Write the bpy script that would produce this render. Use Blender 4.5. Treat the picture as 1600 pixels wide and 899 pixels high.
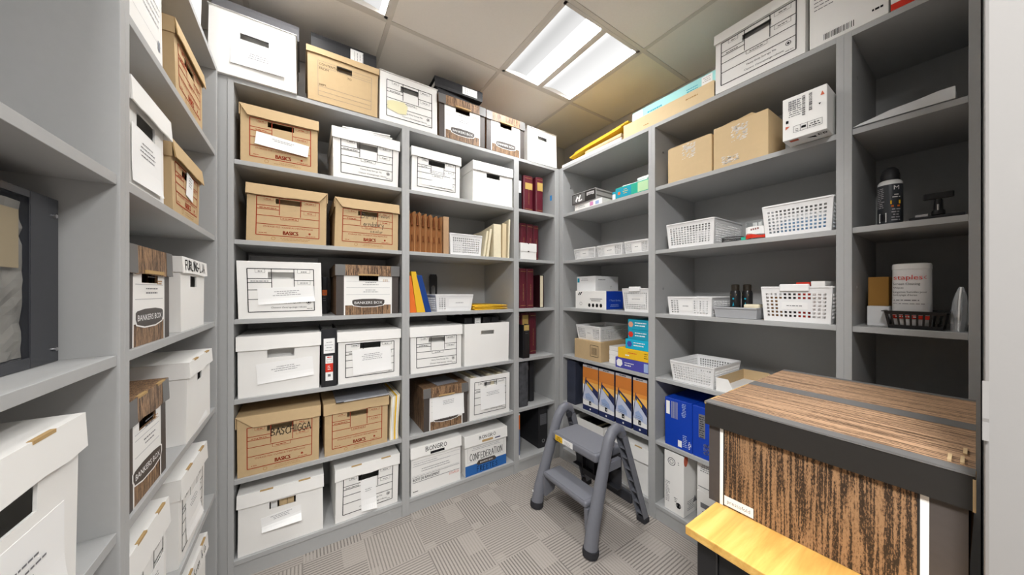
import bpy, bmesh, math, random
from mathutils import Vector, Matrix
random.seed(7)
C = bpy.context.scene.collection
PI = math.pi
for o in list(bpy.data.objects):
    bpy.data.objects.remove(o)

# ------------------------------------------------------------------ camera, light, exposure
scn = bpy.context.scene
cam_d = bpy.data.cameras.new('camera')
cam_d.sensor_width = 36.0
cam_d.lens = 494.19 / 1600 * 36
cam_d.shift_y = 5.6 / 1600
cam_d.clip_start = 0.02
cam = bpy.data.objects.new('camera', cam_d)
cam.location = (0, 0, 1.257)
cam.rotation_euler = (PI / 2, 0, -0.58381268)
C.objects.link(cam)
scn.camera = cam
world = bpy.data.worlds.new('world')
scn.world = world
world.use_nodes = True
world.node_tree.nodes['Background'].inputs[0].default_value = (1, 1, 1, 1)
world.node_tree.nodes['Background'].inputs[1].default_value = 0.05
scn.view_settings.view_transform = 'Standard'
scn.view_settings.look = 'None'
scn.view_settings.exposure = 0.65
scn.view_settings.gamma = 1
scn.cycles.max_bounces = 8
scn.cycles.diffuse_bounces = 6
LIGHT_GAIN = 24.0
FILL_GAIN = 5.6

# ------------------------------------------------------------------ materials
def lin(h):
    h = h.lstrip('#')
    r = [int(h[i:i + 2], 16) / 255 for i in (0, 2, 4)]
    return tuple(c / 12.92 if c <= .04045 else ((c + .055) / 1.055) ** 2.4 for c in r)

MATS = {}
def mat(name, col, rough=.6, spec=.3, metal=0, noise=0, nscale=30, bump=0, bscale=200, alpha=None, trans=0, emis=None, estr=1):
    if name in MATS: return MATS[name]
    m = bpy.data.materials.new(name); m.use_nodes = True
    nt = m.node_tree; b = nt.nodes['Principled BSDF']
    c = lin(col)
    b.inputs['Base Color'].default_value = (*c, 1)
    b.inputs['Roughness'].default_value = rough
    b.inputs['Specular IOR Level'].default_value = spec
    b.inputs['Metallic'].default_value = metal
    if trans: b.inputs['Transmission Weight'].default_value = trans
    if alpha is not None: b.inputs['Alpha'].default_value = alpha
    if emis:
        b.inputs['Emission Color'].default_value = (*lin(emis), 1)
        b.inputs['Emission Strength'].default_value = estr
    if noise or bump:
        tc = nt.nodes.new('ShaderNodeTexCoord')
        if noise:
            n = nt.nodes.new('ShaderNodeTexNoise'); n.inputs['Scale'].default_value = nscale; n.inputs['Detail'].default_value = 4
            nt.links.new(tc.outputs['Object'], n.inputs['Vector'])
            mx = nt.nodes.new('ShaderNodeMix'); mx.data_type = 'RGBA'
            mx.inputs['A'].default_value = (*[x * (1 - noise) for x in c], 1)
            mx.inputs['B'].default_value = (*[min(1, x * (1 + noise)) for x in c], 1)
            nt.links.new(n.outputs['Fac'], mx.inputs['Factor'])
            nt.links.new(mx.outputs['Result'], b.inputs['Base Color'])
        if bump:
            n2 = nt.nodes.new('ShaderNodeTexNoise'); n2.inputs['Scale'].default_value = bscale; n2.inputs['Detail'].default_value = 3
            nt.links.new(tc.outputs['Object'], n2.inputs['Vector'])
            bp = nt.nodes.new('ShaderNodeBump'); bp.inputs['Strength'].default_value = bump; bp.inputs['Distance'].default_value = .002
            nt.links.new(n2.outputs['Fac'], bp.inputs['Height'])
            nt.links.new(bp.outputs['Normal'], b.inputs['Normal'])
    MATS[name] = m
    return m

def wood_print(name, scale, c0, c1, c2, thresh=(.38, .5, .62), rough=.55, dist=0.6):
    """printed wood grain of streaks; scale = per-axis frequency"""
    m = bpy.data.materials.new(name); m.use_nodes = True
    nt = m.node_tree; b = nt.nodes['Principled BSDF']
    b.inputs['Roughness'].default_value = rough; b.inputs['Specular IOR Level'].default_value = .25
    tc = nt.nodes.new('ShaderNodeTexCoord'); mp = nt.nodes.new('ShaderNodeMapping')
    mp.inputs['Scale'].default_value = scale
    n = nt.nodes.new('ShaderNodeTexNoise'); n.inputs['Scale'].default_value = 1; n.inputs['Detail'].default_value = 5
    n.inputs['Roughness'].default_value = .65; n.inputs['Distortion'].default_value = dist
    r = nt.nodes.new('ShaderNodeValToRGB')
    e = r.color_ramp.elements
    e[0].position = thresh[0]; e[0].color = (*lin(c0), 1)
    e[1].position = thresh[2]; e[1].color = (*lin(c2), 1)
    k = r.color_ramp.elements.new(thresh[1]); k.color = (*lin(c1), 1)
    nt.links.new(tc.outputs['Object'], mp.inputs['Vector']); nt.links.new(mp.outputs['Vector'], n.inputs['Vector'])
    nt.links.new(n.outputs['Fac'], r.inputs['Fac']); nt.links.new(r.outputs['Color'], b.inputs['Base Color'])
    MATS[name] = m
    return m

GREY = mat('grey_laminate', '#adaeae', .5, .35, noise=.03, nscale=60)
GREYB = mat('grey_laminate_back', '#b0b1b1', .55, .3, noise=.03, nscale=60)
WHITE = mat('white_card', '#efeeeb', .65, .25, noise=.02, nscale=12, bump=.05, bscale=60)
WHITE2 = mat('white_card_cool', '#e6e7e8', .65, .25, noise=.02, nscale=12, bump=.05, bscale=60)
KRAFT = mat('kraft_card', '#c4aa83', .7, .2, noise=.06, nscale=40, bump=.05, bscale=80)
KRAFTL = mat('kraft_card_light', '#d0b78f', .7, .2, noise=.05, nscale=40, bump=.05, bscale=80)
KRAFTD = mat('kraft_card_edge', '#b89a6c', .8, .1)
PAPER = mat('paper', '#f4f4f3', .7, .2)
PAPERC = mat('cream_paper', '#e6dcc0', .7, .2, noise=.08, nscale=50)
BLACK = mat('black_plastic', '#1b1b1d', .35, .4)
BLACKM = mat('black_vinyl', '#232326', .5, .35, bump=.15, bscale=300)
INK = mat('black_ink', '#1d1d1f', .8, .1)
INKG = mat('grey_ink', '#77777b', .8, .1)
INKL = mat('light_grey_ink', '#a9a9ad', .8, .1)
REDI = mat('red_brown_ink', '#a5452f', .8, .1)
BROWNI = mat('brown_ink', '#b28a5a', .8, .1)
CHAR = mat('charcoal_print', '#4b4542', .5, .3, noise=.1, nscale=80)
CHARD = mat('dark_charcoal_print', '#2a2826', .4, .35, noise=.1, nscale=80)
GREYP = mat('grey_print_band', '#6b6a69', .45, .3)
def wood_contour(name, scale, fleck, dark, mid, light, freq=5.0, width=.3, rough=.5, fw=2.6):
    """printed growth-ring grain: contour lines of a stretched noise plus short flecks"""
    m = bpy.data.materials.new(name); m.use_nodes = True
    nt = m.node_tree; b = nt.nodes['Principled BSDF']; L = nt.links.new
    b.inputs['Roughness'].default_value = rough; b.inputs['Specular IOR Level'].default_value = .25
    tc = nt.nodes.new('ShaderNodeTexCoord')
    def noise(sc, det, rg=.55):
        mp = nt.nodes.new('ShaderNodeMapping'); mp.inputs['Scale'].default_value = sc; L(tc.outputs['Object'], mp.inputs['Vector'])
        n = nt.nodes.new('ShaderNodeTexNoise'); n.inputs['Scale'].default_value = 1; n.inputs['Detail'].default_value = det; n.inputs['Roughness'].default_value = rg
        L(mp.outputs['Vector'], n.inputs['Vector']); return n.outputs['Fac']
    def mt(op, x, y=None):
        n = nt.nodes.new('ShaderNodeMath'); n.operation = op
        for k, v in enumerate((x, y)):
            if v is None: continue
            if isinstance(v, (int, float)): n.inputs[k].default_value = v
            else: L(v, n.inputs[k])
        return n.outputs[0]
    a = noise(scale, 3); f = noise(fleck, 4, .7)
    ring = mt('MULTIPLY', mt('ABSOLUTE', mt('SUBTRACT', mt('FRACT', mt('MULTIPLY', a, freq)), .5)), 2)
    v = mt('ADD', ring, mt('MULTIPLY', mt('SUBTRACT', f, .5), fw))
    r = nt.nodes.new('ShaderNodeValToRGB'); e = r.color_ramp.elements
    e[0].position = width * .55; e[0].color = (*lin(dark), 1); e[1].position = .95; e[1].color = (*lin(light), 1)
    k = e.new(width * 1.25); k.color = (*lin(mid), 1)
    L(v, r.inputs['Fac']); L(r.outputs['Color'], b.inputs['Base Color'])
    MATS[name] = m
    return m
WOODV = wood_contour('woodgrain_print_vertical', (95, 95, 3), (600, 600, 90), '#47362a', '#85684f', '#a48465', 6, .40)
WOODB = wood_contour('woodgrain_print_large_vertical', (62, 62, 2.0), (560, 560, 190), '#352a21', '#7a5d44', '#987757', 6, .40, fw=3.3)
WOODT = wood_contour('woodgrain_print_lid', (.9, 60, 60), (90, 620, 620), '#65503f', '#a08064', '#bf9c7c', 8, .34)
OAK = wood_print('oak_tabletop', (3, 34, 34), '#b98a45', '#cda055', '#dcb469', (.3, .5, .7), .35, .4)
MAROON = mat('maroon_leather', '#5c1a28', .4, .4, noise=.12, nscale=30)
GOLD = mat('gilt_label', '#bfa15a', .4, .5)
PLASTW = mat('white_plastic', '#eeeeee', .35, .45)
PLASTG = mat('grey_plastic', '#aeb0b4', .4, .4)
STOOLG = mat('stool_grey_plastic', '#73757d', .42, .4, noise=.04, nscale=90, bump=.08, bscale=500)
STOOLD = mat('stool_dark_plastic', '#303136', .5, .35)
RUBBER = mat('black_rubber', '#343438', .7, .2)
YELLOW = mat('yellow_paper', '#e2b42e', .6, .25, noise=.05, nscale=20)
ORANGE = mat('orange_card', '#e0702a', .5, .3)
BLUE = mat('navy_folder', '#153d83', .4, .35)
BLUEB = mat('blue_carton', '#0f3fb0', .4, .35)
BLUEM = mat('blue_band', '#2a66ae', .5, .3)
TEAL = mat('teal_carton', '#1a9bb8', .4, .35)
TEALL = mat('teal_light', '#9fdcdd', .45, .3)
TEALG = mat('green_teal_carton', '#2fae92', .4, .35)
PURPLE = mat('purple_carton', '#4a4aa6', .4, .35)
YCART = mat('yellow_carton', '#f0c024', .4, .35)
PINK = mat('pink_print', '#d88fc0', .5, .3)
RED = mat('red_print', '#d2331f', .5, .3)
REDO = mat('orange_red_print', '#cf6a4e', .6, .2)
NAVY = mat('navy_print', '#252f5c', .4, .4)
SKYB = mat('sky_blue_print', '#9fb4dc', .45, .3)
SILVER = mat('silver_print', '#b9b7b8', .35, .5)
TAPE = mat('torn_tape', '#f6f2ec', .3, .5, alpha=.85)
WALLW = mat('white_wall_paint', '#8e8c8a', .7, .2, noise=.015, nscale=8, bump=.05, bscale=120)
WALLG = mat('grey_wall_paint', '#cfccc8', .75, .2, noise=.015, nscale=8)
CEIL = mat('ceiling_tile_mineral', '#efe9e1', .9, .1, noise=.03, nscale=120, bump=.1, bscale=400)
CEILY = mat('ceiling_tile_yellowish', '#efe8d6', .9, .1, noise=.06, nscale=5, bump=.1, bscale=400)  # slightly yellower white for two tiles along the right wall
GRID = mat('ceiling_grid_metal', '#d6cfc5', .45, .4)
METAL = mat('steel', '#b8b8ba', .3, .5, metal=1)

# ------------------------------------------------------------------ mesh builder
_TXT = {}
def text_geo(s):
    if s in _TXT: return _TXT[s]
    cu = bpy.data.curves.new('t', 'FONT'); cu.body = s; cu.size = 1; cu.resolution_u = 2
    ob = bpy.data.objects.new('t', cu)
    me = bpy.data.meshes.new_from_object(ob)
    v = [tuple(x.co) for x in me.vertices]; f = [tuple(p.vertices) for p in me.polygons]
    bpy.data.objects.remove(ob); bpy.data.curves.remove(cu); bpy.data.meshes.remove(me)
    if v:
        x0 = min(a[0] for a in v); x1 = max(a[0] for a in v)
        v = [(a[0] - x0, a[1]) for a in v]; w = x1 - x0
    else: w = 0
    _TXT[s] = (v, f, w)
    return _TXT[s]

class MB:
    def __init__(s, warp=None): s.v = []; s.f = []; s.mi = []; s.mats = []; s.cur = 0; s.warp = warp; s.smooth = False
    def use(s, m):
        if m not in s.mats: s.mats.append(m)
        s.cur = s.mats.index(m); return s
    def poly(s, pts):
        n = len(s.v); s.v += [tuple(p) for p in pts]; s.f.append(tuple(range(n, n + len(pts)))); s.mi.append(s.cur); return s
    def mesh(s, vs, fs):
        n = len(s.v); s.v += [tuple(p) for p in vs]
        for f in fs: s.f.append(tuple(i + n for i in f)); s.mi.append(s.cur)
        return s
    def box(s, x0, x1, y0, y1, z0, z1, M=None):
        vs = [(x, y, z) for x in (x0, x1) for y in (y0, y1) for z in (z0, z1)]
        if M is not None: vs = [M @ Vector(p) for p in vs]
        return s.mesh(vs, [(0, 1, 3, 2), (4, 6, 7, 5), (0, 4, 5, 1), (2, 3, 7, 6), (0, 2, 6, 4), (1, 5, 7, 3)])
    def bbox(s, x0, x1, y0, y1, z0, z1, r=.004, seg=2, M=None):
        bm = bmesh.new(); bmesh.ops.create_cube(bm, size=1)
        for v in bm.verts:
            v.co = Vector(((x0 + x1) / 2 + v.co.x * (x1 - x0), (y0 + y1) / 2 + v.co.y * (y1 - y0), (z0 + z1) / 2 + v.co.z * (z1 - z0)))
        bmesh.ops.bevel(bm, geom=bm.edges[:], offset=r, segments=seg, affect='EDGES', profile=.5)
        bm.verts.index_update()
        vs = [v.co.copy() for v in bm.verts]
        if M is not None: vs = [M @ p for p in vs]
        s.mesh(vs, [tuple(v.index for v in f.verts) for f in bm.faces]); bm.free(); return s
    def prism(s, pts, axis, a0, a1):
        """polygon pts (2D) extruded along axis between a0,a1"""
        def P(p, a): return {'x': (a, p[0], p[1]), 'y': (p[0], a, p[1]), 'z': (p[0], p[1], a)}[axis]
        n = len(pts); vs = [P(p, a0) for p in pts] + [P(p, a1) for p in pts]
        fs = [tuple(range(n))[::-1], tuple(range(n, 2 * n))] + [(i, (i + 1) % n, (i + 1) % n + n, i + n) for i in range(n)]
        return s.mesh(vs, fs)
    def tube(s, path, rad, n=10, caps=True, sx=1, sy=1, up=(0, 0, 1)):
        rings = []
        path = [Vector(p) for p in path]
        for i, p in enumerate(path):
            t = (path[min(i + 1, len(path) - 1)] - path[max(i - 1, 0)]).normalized()
            u = Vector(up)
            if abs(t.dot(u)) > .98: u = Vector((1, 0, 0))
            a = t.cross(u).normalized(); b = a.cross(t).normalized()
            r = rad[i] if isinstance(rad, (list, tuple)) else rad
            rings.append([p + a * math.cos(k * 2 * PI / n) * r * sx + b * math.sin(k * 2 * PI / n) * r * sy for k in range(n)])
        vs = [v for r in rings for v in r]
        fs = [(i * n + k, i * n + (k + 1) % n, (i + 1) * n + (k + 1) % n, (i + 1) * n + k) for i in range(len(rings) - 1) for k in range(n)]
        if caps: fs += [tuple(range(n))[::-1], tuple(range((len(rings) - 1) * n, len(rings) * n))]
        return s.mesh(vs, fs)
    def lathe(s, prof, n=24, cx=0, cy=0, ex=1, ey=1):
        vs = [(cx + r * ex * math.cos(k * 2 * PI / n), cy + r * ey * math.sin(k * 2 * PI / n), z) for r, z in prof for k in range(n)]
        fs = [(i * n + k, i * n + (k + 1) % n, (i + 1) * n + (k + 1) % n, (i + 1) * n + k) for i in range(len(prof) - 1) for k in range(n)]
        fs += [tuple(range(n))[::-1], tuple(range((len(prof) - 1) * n, len(prof) * n))]
        return s.mesh(vs, fs)
    def build(s, name, m=None, parent=None, smooth=False, solid=0, bevel=0):
        me = bpy.data.meshes.new(name)
        vs = [tuple(s.warp(p)) for p in s.v] if s.warp else s.v
        me.from_pydata([tuple(p) for p in vs], [], s.f)
        if m is not None: me.materials.append(m)
        else:
            for k in s.mats: me.materials.append(k)
            me.polygons.foreach_set('material_index', s.mi)
        if smooth:
            me.polygons.foreach_set('use_smooth', [True] * len(me.polygons))
        bm = bmesh.new(); bm.from_mesh(me); bmesh.ops.recalc_face_normals(bm, faces=bm.faces[:]) if not solid else None
        bm.to_mesh(me); bm.free(); me.update()
        o = bpy.data.objects.new(name, me); C.objects.link(o)
        if parent is not None: o.parent = parent
        if solid:
            md = o.modifiers.new('thickness', 'SOLIDIFY'); md.thickness = solid; md.offset = 0
        if bevel:
            md = o.modifiers.new('bevel', 'BEVEL'); md.width = bevel; md.segments = 2; md.limit_method = 'ANGLE'
        if smooth and not solid:
            try: me.set_sharp_from_angle(angle=math.radians(40))
            except Exception: pass
        return o

STROKES = {
 'A': [[(0, 0), (.3, 1), (.6, 0)], [(.12, .4), (.48, .4)]], 'B': [[(0, 0), (.02, 1), (.4, .88), (.42, .65), (.05, .52), (.5, .35), (.48, .1), (0, 0)]],
 'C': [[(.55, .85), (.3, 1), (.03, .6), (.05, .2), (.3, 0), (.55, .15)]], 'D': [[(0, 0), (.02, 1), (.4, .85), (.55, .5), (.4, .1), (0, 0)]],
 'E': [[(.5, 1), (0, .98), (0, 0), (.5, .02)], [(0, .5), (.4, .52)]], 'F': [[(.55, 1), (0, .97), (0, 0)], [(0, .5), (.4, .53)]],
 'G': [[(.55, .85), (.3, 1), (.03, .6), (.08, .15), (.35, 0), (.55, .2), (.55, .45), (.3, .45)]], 'H': [[(0, 0), (.02, 1)], [(.5, 0), (.5, 1)], [(0, .5), (.5, .5)]],
 'I': [[(.1, 0), (.1, 1)]], 'J': [[(.45, 1), (.42, .2), (.25, 0), (.05, .15)]], 'L': [[(0, 1), (0, 0), (.45, .03)]],
 'N': [[(0, 0), (.02, 1), (.48, .02), (.52, 1)]], 'O': [[(.28, 1), (.05, .75), (.03, .3), (.28, 0), (.53, .3), (.53, .72), (.28, 1)]],
 'R': [[(0, 0), (.02, 1), (.42, .88), (.42, .6), (.05, .48), (.52, 0)]], 'S': [[(.5, .85), (.25, 1), (.05, .75), (.45, .35), (.3, .02), (.02, .15)]],
 'T': [[(0, 1), (.55, .98)], [(.28, .98), (.26, 0)]], 'U': [[(0, 1), (.03, .2), (.25, 0), (.48, .2), (.5, 1)]], 'Z': [[(0, 1), (.5, 1), (0, 0), (.55, .02)]],
 'i': [[(.1, 0), (.1, .55)], [(.1, .75), (.12, .8)]], 'r': [[(0, 0), (.02, .55), (.05, .4), (.3, .55)]], 'm': [[(0, 0), (.02, .55), (.2, .5), (.22, 0), (.24, .45), (.45, .5), (.47, 0)]],
 'e': [[(0, .3), (.35, .35), (.2, .58), (.02, .35), (.1, .03), (.38, .1)]], 'n': [[(0, 0), (.02, .55), (.05, .4), (.3, .52), (.33, 0)]], 'd': [[(.33, .1), (.1, .03), (.05, .4), (.33, .5)], [(.35, 1), (.35, 0)]],
 'a': [[(.35, .5), (.08, .45), (.05, .05), (.33, .15), (.36, .5), (.38, 0)]], 'l': [[(.1, 1), (.1, 0)]], 'u': [[(0, .55), (.05, .05), (.3, .1), (.33, .55), (.36, 0)]],
 'y': [[(0, .55), (.18, .1)], [(.38, .55), (.1, -.4)]], 's': [[(.3, .5), (.08, .5), (.3, .15), (.02, .03)]], 'o': [[(.2, .55), (.02, .28), (.2, 0), (.38, .28), (.2, .55)]],
 'b': [[(0, 1), (.02, 0), (.33, .2), (.05, .5)]], 't': [[(.15, .9), (.15, .05), (.3, .05)], [(0, .6), (.32, .6)]], '-': [[(.05, .45), (.4, .47)]], ';': [[(.1, .5), (.1, .45)], [(.12, .1), (.05, -.15)]],
 '&': [[(.55, .05), (.1, .8), (.3, 1), (.4, .8), (.02, .2), (.2, 0), (.55, .4)]], 'K': [[(0, 0), (.02, 1)], [(.5, 1), (.05, .45), (.52, 0)]],
}

class Print:
    """flat print on a face: (s, t) -> point by fn(s, t, lift)"""
    def __init__(s, fn, warp=None): s.fn = fn; s.mb = MB(warp); s.k = 0
    def m(s, mt): s.mb.use(mt); s.k += 1; return s
    @property
    def lift(s): return .0006 + .00012 * s.k
    def P(s, a, b): return s.fn(a, b, s.lift)
    def rect(s, a0, a1, b0, b1): s.mb.poly([s.P(a0, b0), s.P(a1, b0), s.P(a1, b1), s.P(a0, b1)]); return s
    def poly(s, pts): s.mb.poly([s.P(*p) for p in pts]); return s
    def hl(s, a0, a1, b, w=.0013): return s.rect(a0, a1, b - w / 2, b + w / 2)
    def vl(s, a, b0, b1, w=.0013): return s.rect(a - w / 2, a + w / 2, b0, b1)
    def frame(s, a0, a1, b0, b1, w=.0016):
        s.hl(a0, a1, b0, w); s.hl(a0, a1, b1, w); s.vl(a0, b0, b1, w); s.vl(a1, b0, b1, w); return s
    def text(s, t, a, b, h, wmax=None, al='c', rot=0, bold=1.0):
        v, f, w = text_geo(t)
        if not w: return s
        k = h / .7; kx = k * bold
        if wmax and w * kx > wmax: kx = wmax / w
        off = {'c': -w * kx / 2, 'l': 0, 'r': -w * kx}[al]
        cr, sr = math.cos(rot), math.sin(rot)
        pts = []
        for x, y in v:
            X, Y = x * kx + off, y * k
            pts.append(s.P(a + X * cr - Y * sr, b + X * sr + Y * cr))
        s.mb.mesh(pts, f); return s
    def hand(s, t, a, b, h, lw=.0025, sp=.75, jit=.05, width=None, rot=0):
        """marker-pen lettering drawn stroke by stroke"""
        x = 0; segs = []
        for ch in t:
            g = STROKES.get(ch)
            if g:
                dz = random.uniform(-jit, jit); sc = 1 + random.uniform(-jit, jit)
                for st in g: segs.append([(x + p[0] * sc, p[1] * sc + dz) for p in st])
            x += sp if ch not in 'ilI' else sp * .5
        kx = (width / x) if width else h
        cr, sr = math.cos(rot), math.sin(rot)
        for st in segs:
            q = [(a + p[0] * kx * cr - p[1] * h * sr, b + p[0] * kx * sr + p[1] * h * cr) for p in st]
            for (x0, y0), (x1, y1) in zip(q, q[1:]):
                d = math.hypot(x1 - x0, y1 - y0)
                if d < 1e-6: continue
                nx, ny = -(y1 - y0) / d * lw / 2, (x1 - x0) / d * lw / 2
                ex, ey = (x1 - x0) / d * lw * .3, (y1 - y0) / d * lw * .3
                s.poly([(x0 + nx - ex, y0 + ny - ey), (x0 - nx - ex, y0 - ny - ey), (x1 - nx + ex, y1 - ny + ey), (x1 + nx + ex, y1 + ny + ey)])
        return s
    def lines(s, a0, a1, b, n=3, pitch=.006, h=.0018, al='c', seed=0):
        """type too small to read: rows of word-long dashes"""
        rnd = random.Random(seed * 31 + int(abs(a0 + b) * 9999))
        for i in range(n):
            L = (a1 - a0) * rnd.uniform(.55, 1); st = {'c': (a0 + a1 - L) / 2, 'l': a0}[al]; x = st
            while x < st + L - .003:
                w = min(rnd.uniform(.004, .014), st + L - x); s.rect(x, x + w, b - i * pitch, b - i * pitch + h); x += w + .0022
        return s
    def barcode(s, a0, a1, b0, b1, n=18, vert=False):
        for i in range(n):
            u = (i + random.uniform(0, .3)) / n; w = random.uniform(.25, .65) / n
            if vert: s.rect(a0, a1, b0 + (b1 - b0) * u, b0 + (b1 - b0) * (u + w))
            else: s.rect(a0 + (a1 - a0) * u, a0 + (a1 - a0) * (u + w), b0, b1)
        return s
    def ring(s, a, b, r, w=.0015, n=16, a0=0, a1=2 * PI):
        for i in range(n):
            t0 = a0 + (a1 - a0) * i / n; t1 = a0 + (a1 - a0) * (i + 1) / n
            s.poly([(a + r * math.cos(t0), b + r * math.sin(t0)), (a + (r - w) * math.cos(t0), b + (r - w) * math.sin(t0)), (a + (r - w) * math.cos(t1), b + (r - w) * math.sin(t1)), (a + r * math.cos(t1), b + r * math.sin(t1))])
        return s
    def disc(s, a, b, r, ry=None, n=18):
        ry = ry or r
        return s.poly([(a + r * math.cos(i * 2 * PI / n), b + ry * math.sin(i * 2 * PI / n)) for i in range(n)])
    def build(s, name, parent): return s.mb.build(name, None, parent) if s.mb.f else None

def face_front(y=0): return lambda a, b, l: (a, y - l, b)
def face_right(x): return lambda a, b, l: (x + l, a, b)
def face_left(x): return lambda a, b, l: (x - l, -a, b)
def face_top(z): return lambda a, b, l: (a, b, z + l)
def face_bottom(z): return lambda a, b, l: (a, b, z - l)

# ------------------------------------------------------------------ things
YB, XR, XL = 1.8, 1.6188, -.2953
ZS = [2.179, 1.830, 1.482, 1.133, .784, .435, .087]      # shelf tops, upper to lower
def thing(name, label, cat, loc, rz=0, group=None, eul=None):
    o = bpy.data.objects.new(name, None); C.objects.link(o); o.empty_display_size = .05
    o.location = loc; o.rotation_euler = eul or (0, 0, rz)
    o['label'] = label; o['category'] = cat
    if group: o['group'] = group
    return o
def on_back(x, z, inset=.015, turn=0): return (x, YB + inset, z + .0006), turn
def on_right(y, z, inset=.012, turn=0): return (XR + inset, y, z + .0006), -PI / 2 + turn
def on_left(y, z, inset=.012, turn=0): return (XL - inset, y, z + .0006), PI / 2 + turn
def structure(o, kind='structure'):
    o['kind'] = kind; return o

# ================================================================== THE ROOM
WX0, WX1, WY1, ZC = -.745, 2.098, 2.261, 2.617
FY = .0052                                          # inner face of the front wall
HY = -1.75                                          # far wall of the passage behind the camera
carpet = bpy.data.materials.new('striped_carpet'); carpet.use_nodes = True
nt = carpet.node_tree; b = nt.nodes['Principled BSDF']; b.inputs['Roughness'].default_value = .95; b.inputs['Specular IOR Level'].default_value = .1
def N(t, **kw):
    n = nt.nodes.new(t)
    for k, v in kw.items():
        if k in n.inputs: n.inputs[k].default_value = v
        else: setattr(n, k, v)
    return n
L = nt.links.new
geo = N('ShaderNodeNewGeometry'); sep = N('ShaderNodeSeparateXYZ'); L(geo.outputs['Position'], sep.inputs[0])
def M_(op, a, b_=None, c=None):
    n = nt.nodes.new('ShaderNodeMath'); n.operation = op
    for i, x in enumerate((a, b_, c)):
        if x is None: continue
        if isinstance(x, (int, float)): n.inputs[i].default_value = x
        else: L(x, n.inputs[i])
    return n.outputs[0]
def stripe(axis, per): return M_('GREATER_THAN', M_('FRACT', M_('MULTIPLY', sep.outputs[axis], 1 / per)), .6)
bx_ = M_('FLOOR', M_('MULTIPLY', sep.outputs[0], 1 / .25)); by_ = M_('FLOOR', M_('MULTIPLY', sep.outputs[1], 1 / .25))
chk = M_('GREATER_THAN', M_('FRACT', M_('MULTIPLY', M_('ADD', bx_, by_), .5)), .25)
comb = N('ShaderNodeCombineXYZ'); L(bx_, comb.inputs[0]); L(by_, comb.inputs[1])
wn = N('ShaderNodeTexWhiteNoise'); L(comb.outputs[0], wn.inputs['Vector'])
sx, sy = stripe(0, .0145), stripe(1, .0145)
mixs = M_('ADD', M_('MULTIPLY', sx, chk), M_('MULTIPLY', sy, M_('SUBTRACT', 1, chk)))
# small woven accent blocks at block corners
fx = M_('FRACT', M_('MULTIPLY', sep.outputs[0], 1 / .25)); fy = M_('FRACT', M_('MULTIPLY', sep.outputs[1], 1 / .25))
acc = M_('MULTIPLY', M_('LESS_THAN', fx, .2), M_('LESS_THAN', fy, .16))
acc2 = M_('MULTIPLY', M_('GREATER_THAN', fx, .62), M_('MULTIPLY', M_('GREATER_THAN', fy, .45), M_('GREATER_THAN', wn.outputs['Value'], .6)))
fuzz = N('ShaderNodeTexNoise', Scale=260.0, Detail=3.0); L(geo.outputs['Position'], fuzz.inputs['Vector'])
lvl = M_('SUBTRACT', 1, M_('MULTIPLY', mixs, M_('ADD', .5, M_('MULTIPLY', wn.outputs['Value'], .35))))
lvl = M_('MAXIMUM', lvl, M_('MULTIPLY', M_('MAXIMUM', acc, acc2), .72))
lvl = M_('ADD', lvl, M_('MULTIPLY', M_('SUBTRACT', fuzz.outputs['Fac'], .5), 1.1))
rmp = N('ShaderNodeValToRGB'); rmp.color_ramp.elements[0].color = (*lin('#726d69'), 1); rmp.color_ramp.elements[1].color = (*lin('#aaa39c'), 1)
rmp.color_ramp.elements[0].position = .1; rmp.color_ramp.elements[1].position = .95
L(lvl, rmp.inputs[0]); L(rmp.outputs[0], b.inputs['Base Color'])
bp = N('ShaderNodeBump', Strength=.35, Distance=.004); L(lvl, bp.inputs['Height']); L(bp.outputs[0], b.inputs['Normal'])

fl = structure(MB().box(-1.4, 2.3, HY - .1, WY1 + .1, -.12, -.006).build('floor', mat('concrete_slab', '#8a8784', .9)))
for i in range(-3, 5):
    for j in range(-4, 5):
        x0, y0 = i * .5, j * .5
        x1, y1 = min(x0 + .5, 2.29), min(y0 + .5, 2.3)
        x0 = max(x0, -1.39); y0 = max(y0, HY - .09)
        if x1 - x0 < .05 or y1 - y0 < .05: continue
        MB().box(x0 + .0004, x1 - .0004, y0 + .0004, y1 - .0004, -.006, 0).build('carpet_tile', carpet, fl)

structure(MB().box(WX0 - .1, WX1 + .1, WY1, WY1 + .1, 0, ZC + .1).build('wall_back', WALLG))
structure(MB().box(WX1, WX1 + .1, FY, WY1, 0, ZC + .1).build('wall_right', WALLG))
structure(MB().box(WX0 - .1, WX0, FY, WY1, 0, ZC + .1).build('wall_left', WALLG))
wf = structure(MB().box(.772, WX1 + .1, -.125, FY, 0, ZC).build('wall_front', WALLW, bevel=.004))
mbp = MB()                                          # ragged drywall paper lifted at the wall corner, by the box
mbp.prism([(.7708, 1.135), (.7715, 1.135), (.7715, 1.062), (.768, 1.055), (.7695, 1.08), (.7685, 1.085), (.7704, 1.12)], 'y', FY - .004, FY + .0012)
mbp.build('torn_paint_flap', WALLW, wf)
structure(MB().box(WX0 - .1, -.36, -.125, FY, 0, ZC).build('wall_front', WALLW, bevel=.004))
structure(MB().box(-1.4, 2.3, HY - .1, HY, 0, ZC + .1).build('wall_passage', WALLW))
structure(MB().box(-1.5, -1.4, HY - .1, -.125, 0, ZC + .1).build('wall_passage', WALLW))
structure(MB().box(2.3, 2.4, HY - .1, -.125, 0, ZC + .1).build('wall_passage', WALLW))

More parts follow.
